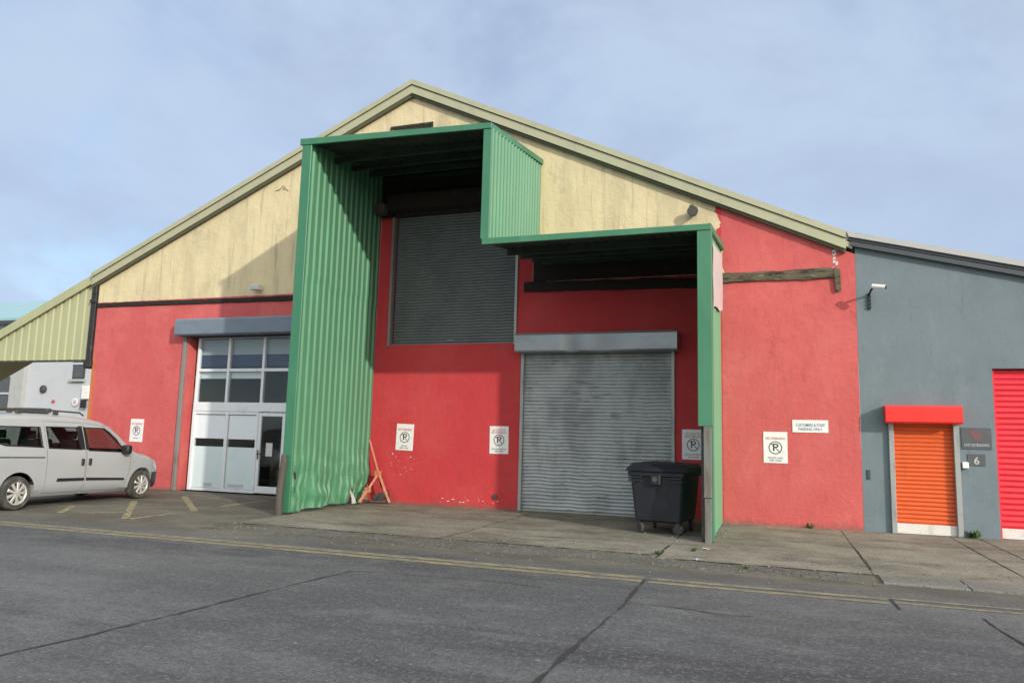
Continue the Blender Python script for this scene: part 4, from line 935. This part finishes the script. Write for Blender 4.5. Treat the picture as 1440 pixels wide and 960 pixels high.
# door leaves cut out of the shell so the shut lines are real gaps
DOORS = {'sliding_door': [(.60,.27),(1.50,.255),(1.56,.6),(1.555,1.09),(1.50,1.68),(.57,1.69),(.60,1.1)], 'front_door': [(1.575,.255),(2.62,.235),(2.80,.62),(2.82,1.03),(2.66,1.14),(2.17,1.62),(1.54,1.68),(1.575,1.09)]}
doors = {}
def inset(poly, d):
    c = Vector((sum(p[0] for p in poly)/len(poly), sum(p[1] for p in poly)/len(poly))); return [tuple(Vector(p)-(Vector(p)-c).normalized()*d) for p in poly]
for k, p in DOORS.items():
    d = body.copy(); d.data = body.data.copy(); COL.objects.link(d)
    boolean(d, tmpobj(MB().prism(inset(p, .007), 'y', -1.3, -.45)), 'INTERSECT'); doors[k] = d
for k, p in DOORS.items(): boolean(body, tmpobj(MB().prism(p, 'y', -1.3, -.62)))
def adopt(o, name, mat, parent, smooth=32):
    o.name = name; o.data.name = name; o.data.materials.clear(); o.data.materials.append(MT[mat]); o.parent = parent
    for p in o.data.polygons: p.use_smooth = True
    o.data.set_sharp_from_angle(angle=rad(smooth)); return o
adopt(body, 'body', 'silver', VN)
for k, d in doors.items(): adopt(d, k, 'silver', VN)
for o in [body]+list(doors.values()):                                        # dark lining on the cabin side of the shell
    o.data.materials.append(MT['seat'])
    for p in o.data.polygons:
        c = p.center; zt = interp(TOP, c.x)
        if -.78 < c.x < 2.97 and c.z > .45 and abs(c.y) < wid(c.x, min(c.z, zt-.1))-.010 and c.z < zt-.03-.22*max(0, abs(c.y)-.5): p.material_index = 1
def sidepanel(poly, off, name, mat, parent, sy=-1, thick=.006):
    m = MB(); A = [m.b.verts.new((x, sy*(wid(x,z)+off), z)) for x, z in poly]; B = [m.b.verts.new((x, sy*(wid(x,z)+off-thick), z)) for x, z in poly]
    n = len(poly); m.b.faces.new(A); m.b.faces.new(B[::-1])
    for i in range(n): m.b.faces.new((A[i], B[i], B[(i+1) % n], A[(i+1) % n]))
    return m.build(name, mat, parent)
def dense(poly, st=.07):
    out_ = []
    for i, a in enumerate(poly):
        b = poly[(i+1) % len(poly)]; n = max(1, int(abs(b[1]-a[1])/st)); out_ += [(a[0]+(b[0]-a[0])*k/n, a[1]+(b[1]-a[1])*k/n) for k in range(n)]
    return out_
def grow(poly, d): return inset(poly, -d)
own = {'rear': body, 'mid': doors['sliding_door'], 'front': doors['front_door']}
for k, p in SIDE_W.items():
    for sy in (-1, 1):
        sidepanel(grow(p, .012), -.014, 'window', 'carglass', own[k] if sy < 0 else body, sy)
        pd = dense(p); cx_c = sum(a for a, _ in p)/len(p); cz_c = sum(b for _, b in p)/len(p); q = [(x+.02*(1 if x > cx_c else -1), z+.02*(1 if z > cz_c else -1)) for x, z in pd]; n = len(pd); m = MB()                                  # black rubber surround
        for i in range(n):
            a, b, c, d = pd[i], pd[(i+1) % n], q[(i+1) % n], q[i]
            m.face([(x, sy*(wid(x,z)+.004), z) for x, z in (a,b,c,d)])
        m.build('window_seal', 'black', own[k] if sy < 0 else body)
sidepanel(dense([(1.43,1.13),(1.535,1.125),(1.50,1.61),(1.40,1.61)]), .006, 'pillar_trim', 'black', doors['sliding_door'])
sidepanel(dense([(1.56,1.125),(1.64,1.115),(1.60,1.58),(1.53,1.61)]), .006, 'pillar_trim', 'black', doors['front_door'])
sidepanel([(-.30,1.205),(.53,1.165),(.53,1.19),(-.28,1.228)], .003, 'pillar_trim', 'black', body)
m = MB(); m.face([(2.985,-.72,1.10),(2.985,.72,1.10),(2.26,.62,1.655),(2.26,-.62,1.655)]); m.build('windscreen', 'carglass', VN)
m = MB(); m.face([(-.80,-.61,1.15),(-.80,.61,1.15),(-.755,.54,1.61),(-.755,-.54,1.61)]); m.build('rear_window', 'carglass', VN)
for k, x in (('sliding_door',1.47),('front_door',1.66)):
    m = MB(); y = -(wid(x,.88)+.02); m.box(x-.035,x+.035,y-.012,y+.03,.80,.94,.012); m.build('handle', 'black', doors[k])
sidepanel([(.86,.50),(1.535,.49),(1.535,.545),(.88,.56)], .022, 'rub_strip', 'black', doors['sliding_door'], -1, .03)
sidepanel([(1.60,.49),(2.66,.45),(2.64,.495),(1.60,.545)], .022, 'rub_strip', 'black', doors['front_door'], -1, .03)
sidepanel([(-.45,.985),(.55,.965),(.55,.99),(-.45,1.01)], .004, 'door_track', 'grim', body)
for sy in (-1, 1):
    m = MB(); m.tube([(2.60,sy*.80,1.10),(2.58,sy*.95,1.10)], .03, 8); m.box(2.50,2.66,sy*.97-.10,sy*.97+.10,1.02,1.22,.05,3); mi = m.build('mirror', 'black', VN, smooth=40)
    m = MB(); m.tube([(-.45,sy*.60,1.85),(-.40,sy*.60,1.90),(.6,sy*.60,1.915),(1.55,sy*.60,1.89),(1.66,sy*.60,1.83)], .018, 8)
    for x in (.1,.95): m.box(x-.06,x+.06,sy*.60-.02,sy*.60+.02,1.82,1.90,.006)
    m.build('roof_rail', 'grim', VN)
    m = MB()
    def hl(u, v):
        x = 3.58+.30*u; z = interp(TOP, x)-.075-.16*v-.02*u; y = sy*(wid(x, z)+.006-.10*v*0); return (x, y, z)
    m.grid(hl, 6, 4); m.build('headlight', 'headlamp', VN, smooth=60)
    m = MB(); m.box(-.835,-.74,sy*.74-.08,sy*.74+.08,.85,1.45,.03,2); m.build('tail_light', 'taillamp', VN)
    # dark lower bumper corner wrapping behind the front wheel arch
    m = MB()
    def bp(u, v):
        x = 3.58+.385*u; z = .225+.36*v; return (x, sy*(wid(x, z)+.012), z)
    m.grid(bp, 8, 5); m.build('bumper', 'black', VN, smooth=60)
m = MB(); m.box(3.955,3.99,-.60,.60,.26,.55,.02,2); m.build('bumper', 'black', VN)
m = MB(); m.box(3.94,3.978,-.42,.42,.585,.66,.01); m.build('grille', 'black', VN)
def wheel(x, sy):
    y = sy*.80
    w = MB().lathe([(.08,y-sy*.10),(.165,y-sy*.10),(.165,y+sy*.02),(.08,y+sy*.02)], 24, 'y', (x,0,.315)).build('wheel', 'grim', VN)
    MB().lathe([(.205,y-sy*.10),(.30,y-sy*.10),(.315,y-sy*.075),(.318,y),(.315,y+sy*.06),(.295,y+sy*.09),(.215,y+sy*.088),(.205,y+sy*.07),(.205,y-sy*.10)], 40, 'y', (x,0,.318)).build('tyre', 'rubber', w, smooth=40)
    m = MB()
    n = 40
    for k in range(n):
        a0, a1 = k*2*math.pi/n, (k+1)*2*math.pi/n; P = lambda r, a, h: (x+r*math.cos(a), y+sy*h, .318+r*math.sin(a))
        m.face([P(.192,a0,.070),P(.214,a0,.086),P(.214,a1,.086),P(.192,a1,.070)]); m.face([P(.192,a0,.070),P(.192,a1,.070),P(.192,a1,-.02),P(.192,a0,-.02)])
    for k in range(9):
        t = bmesh.new(); bmesh.ops.create_cube(t, size=1)
        for v in t.verts:
            far = v.co.x > 0; v.co = Vector((.115+v.co.x*.165, v.co.y*.03+sy*(.066 if far else .080), v.co.z*(.062 if far else .032)))
        bmesh.ops.bevel(t, geom=t.edges[:], offset=.004, segments=1, affect='EDGES')
        m.add(t, Matrix.Translation((x,y,.318)) @ Matrix.Rotation(k*2*math.pi/9, 4, 'Y'))
    m.lathe([(.05,sy*.055),(.05,sy*.088),(.03,sy*.096)], 18, 'y', (x,y,.318)); m.build('rim', 'alloy', w)
for x in (0, 3.2):
    for sy in (-1, 1): wheel(x, sy)
m = MB(); m.box(-.4,3.6,-.60,.60,.20,.52,.03); m.build('floor_pan', 'black', VN)
for x, y in ((1.75,-.38),(1.75,.38),(.75,-.38),(.75,.38)):
    m = MB(); m.box(x-.05,x+.45,y-.24,y+.24,.55,.82,.06,2); m.prism([(x-.12,.75),(x+.03,.75),(x-.06,1.32),(x-.18,1.32)], 'y', y-.22, y+.22, .03); m.prism([(x-.17,1.33),(x-.08,1.33),(x-.10,1.50),(x-.17,1.50)], 'y', y-.13, y+.13, .025); m.build('seat', 'seat', VN, smooth=50)
m = MB(); m.prism([(2.35,.9),(2.45,1.06),(2.85,1.05),(2.85,.6),(2.4,.6)], 'y', -.74, .74, .03); m.build('dashboard', 'seat', VN)
m = MB(); c = Vector((2.28,.36,1.05)); m.tube([c+Vector((.06*math.sin(k/20*6.2832)*-1, .19*math.cos(k/20*6.2832), .18*math.sin(k/20*6.2832))) for k in range(21)], .014, 6, False); m.build('steering_wheel', 'seat', VN)
m = MB(); m.box(-.5,.1,-.5,.5,.55,1.25,.05,2); m.build('luggage', 'seatlight', VN)

# ------------------------------------------------------------------ weeds and litter
def weed(p, s, n, label):
    m = MB()
    for k in range(n):
        a = R.uniform(0,6.28); el_ = R.uniform(.2,1.3); d = Vector((math.cos(a)*math.cos(el_), math.sin(a)*math.cos(el_), math.sin(el_)))*s*R.uniform(.5,1.1); b = Vector((R.uniform(-.25,.25)*s, R.uniform(-.2,.2)*s, 0)); sd = d.cross(Vector((0,0,1))).normalized()*s*R.uniform(.10,.2)
        m.face([b, b+d*.55+sd, b+d, b+d*.55-sd])
    o = m.build('weed', 'leaf', recalc=False); o.location = p; tag(o, label, 'weed', 'weeds in the pavement joints')
weed(Vector((3.33,-.06,.012)), .17, 46, 'bright green weed at the foot of the grey wall, right of the orange door')
weed(Vector((-1.64,-5.0,.012)), .10, 22, 'small weed where the apron joint meets the setts, in front of the bin')
weed(Vector((-.42,-5.62,.012)), .07, 16, 'tiny weed in the setts in front of the green right post')
weed(Vector((-1.2,-4.4,.012)), .08, 18, 'low weed on the apron close to the foot of the right canopy post')
weed(Vector((.55,-.05,.012)), .13, 20, 'dry weed at the foot of the sunlit red wall below the no parking sign')
weed(Vector((-9.0,-.9,.012)), .10, 16, 'small weed at the torn bottom edge of the tall green side sheet')
def scrap(px, s, label):
    p = gr(*px); m = MB(); m.grid(lambda u, v: ((u-.5)*s, (v-.5)*s*.8, .016+.012*math.sin(u*5+v*3)**2), 3, 3); o = m.build('paper_scrap', 'paper'); o.location = p; o.rotation_euler = (0,0,R.uniform(0,3)); tag(o, label, 'litter', 'scraps of litter on the apron')
scrap((993,773), .13, 'white scrap of litter by the foot of the right canopy post')
scrap((980,788), .11, 'white scrap of litter on the apron, nearest the yellow lines')
scrap((828,722), .16, 'pale scrap lying against the grey loading door')
m = MB()
for k in range(26):                                                           # broken mortar along the canopy's outer foot
    y = R.uniform(-2.6,-.1); x = -.99+R.uniform(-.02,.10); s = R.uniform(.008,.026); m.box(x-s,x+s,y-s,y+s,.0,.012+s*R.uniform(.5,1.2),s*.3)
o = m.build('mortar_rubble', 'kerb'); o['kind'] = 'stuff'; tag(o, 'broken pale mortar crumbs along the outer foot of the green canopy side', 'rubble')

m = MB()
for k in range(420):
    if k < 230: x, y = R.uniform(-9, 3), -5.1 + R.gauss(0, .6)
    elif k < 330: x, y = R.uniform(-12, 4), R.uniform(-6.8, -.3)
    else: x, y = R.choice((-8.9+abs(R.gauss(0,.25)), R.uniform(-5.4,-2), R.uniform(-.9,1.4))), -abs(R.gauss(.03,.1))-.03
    s = R.uniform(.005,.015); m.box(x-s, x+s, y-s*.8, y+s*.8, .004, .012+s*R.uniform(.6,1.2), s*.3)
o = m.build('grit', 'kerb'); o['kind'] = 'stuff'; tag(o, 'pale grit and small stones scattered over the apron', 'grit')

# ------------------------------------------------------------------ light and sky
sd = Vector((1.42, -1.0, .62)).normalized()
sun_d = bpy.data.lights.new('sun', 'SUN'); sun = bpy.data.objects.new('sun', sun_d); COL.objects.link(sun)
sun_d.energy = 2.5; sun_d.angle = rad(.9); sun_d.color = (1, .94, .84); sun.rotation_euler = (-sd).to_track_quat('-Z', 'Y').to_euler(); sun.location = (12, -12, 12)
w = bpy.data.worlds.new('World'); S.world = w; w.use_nodes = True; nt = w.node_tree; nt.nodes.clear()
out = N(nt, 'ShaderNodeOutputWorld'); sky = N(nt, 'ShaderNodeTexSky', sky_type='NISHITA'); sky.sun_disc = False
sky.sun_elevation = math.asin(sd.z); sky.sun_rotation = math.atan2(sd.x, sd.y); sky.air_density = 1.0; sky.dust_density = .6; sky.ozone_density = 2.0
bg = N(nt, 'ShaderNodeBackground'); setin(bg, 'Strength', .15); nt.links.new(sky.outputs[0], bg.inputs[0])
tc = N(nt, 'ShaderNodeTexCoord').outputs['Generated']
f1 = noise(nt, tc, 1.7, 8, .58, (1,1,1.6), .5); f2 = noise(nt, tc, 4.0, 8, .6, (1,1,1.8), .8, (3,1,2))
ff = math_(nt, 'ADD', math_(nt, 'MULTIPLY', f1, .72), math_(nt, 'MULTIPLY', f2, .28))
cl = ramp(nt, ff, .24, .58)
cc = mixrgb(nt, ramp(nt, noise(nt, tc, 2.6, 7, .6, (1,1,1.7), .5, (7,2,5)), .36, .66), (.355,.43,.575), (.425,.52,.67))
bg2 = N(nt, 'ShaderNodeBackground')
dt = N(nt, 'ShaderNodeVectorMath', operation='DOT_PRODUCT'); nt.links.new(tc, dt.inputs[0]); dt.inputs[1].default_value = sd
gl = math_(nt, 'ADD', 1.0, math_(nt, 'MULTIPLY', ramp(nt, dt.outputs['Value'], -.1, .95), 2.2))       # veiled cloud is brighter towards the sun
nt.links.new(gl, bg2.inputs['Strength'])
sz = N(nt, 'ShaderNodeSeparateXYZ'); nt.links.new(tc, sz.inputs[0])
cc = mixrgb(nt, math_(nt, 'MULTIPLY', ramp(nt, sz.outputs[2], .42, .05), .45), cc, (.43,.55,.73))
cc = mixrgb(nt, ramp(nt, dt.outputs['Value'], -.25, .7), cc, (.475,.47,.445)); nt.links.new(cc, bg2.inputs[0])
mx = N(nt, 'ShaderNodeMixShader'); nt.links.new(math_(nt, 'MULTIPLY', cl, .95), mx.inputs[0]); nt.links.new(bg.outputs[0], mx.inputs[1]); nt.links.new(bg2.outputs[0], mx.inputs[2]); nt.links.new(mx.outputs[0], out.inputs[0])
S.view_settings.view_transform = 'Standard'; S.view_settings.look = 'None'; S.view_settings.exposure = .35; S.view_settings.gamma = 1; S.view_settings.use_curve_mapping = False
for o in S.objects:
    for k in ('_wo', '_t'):
        if k in o: del o[k]
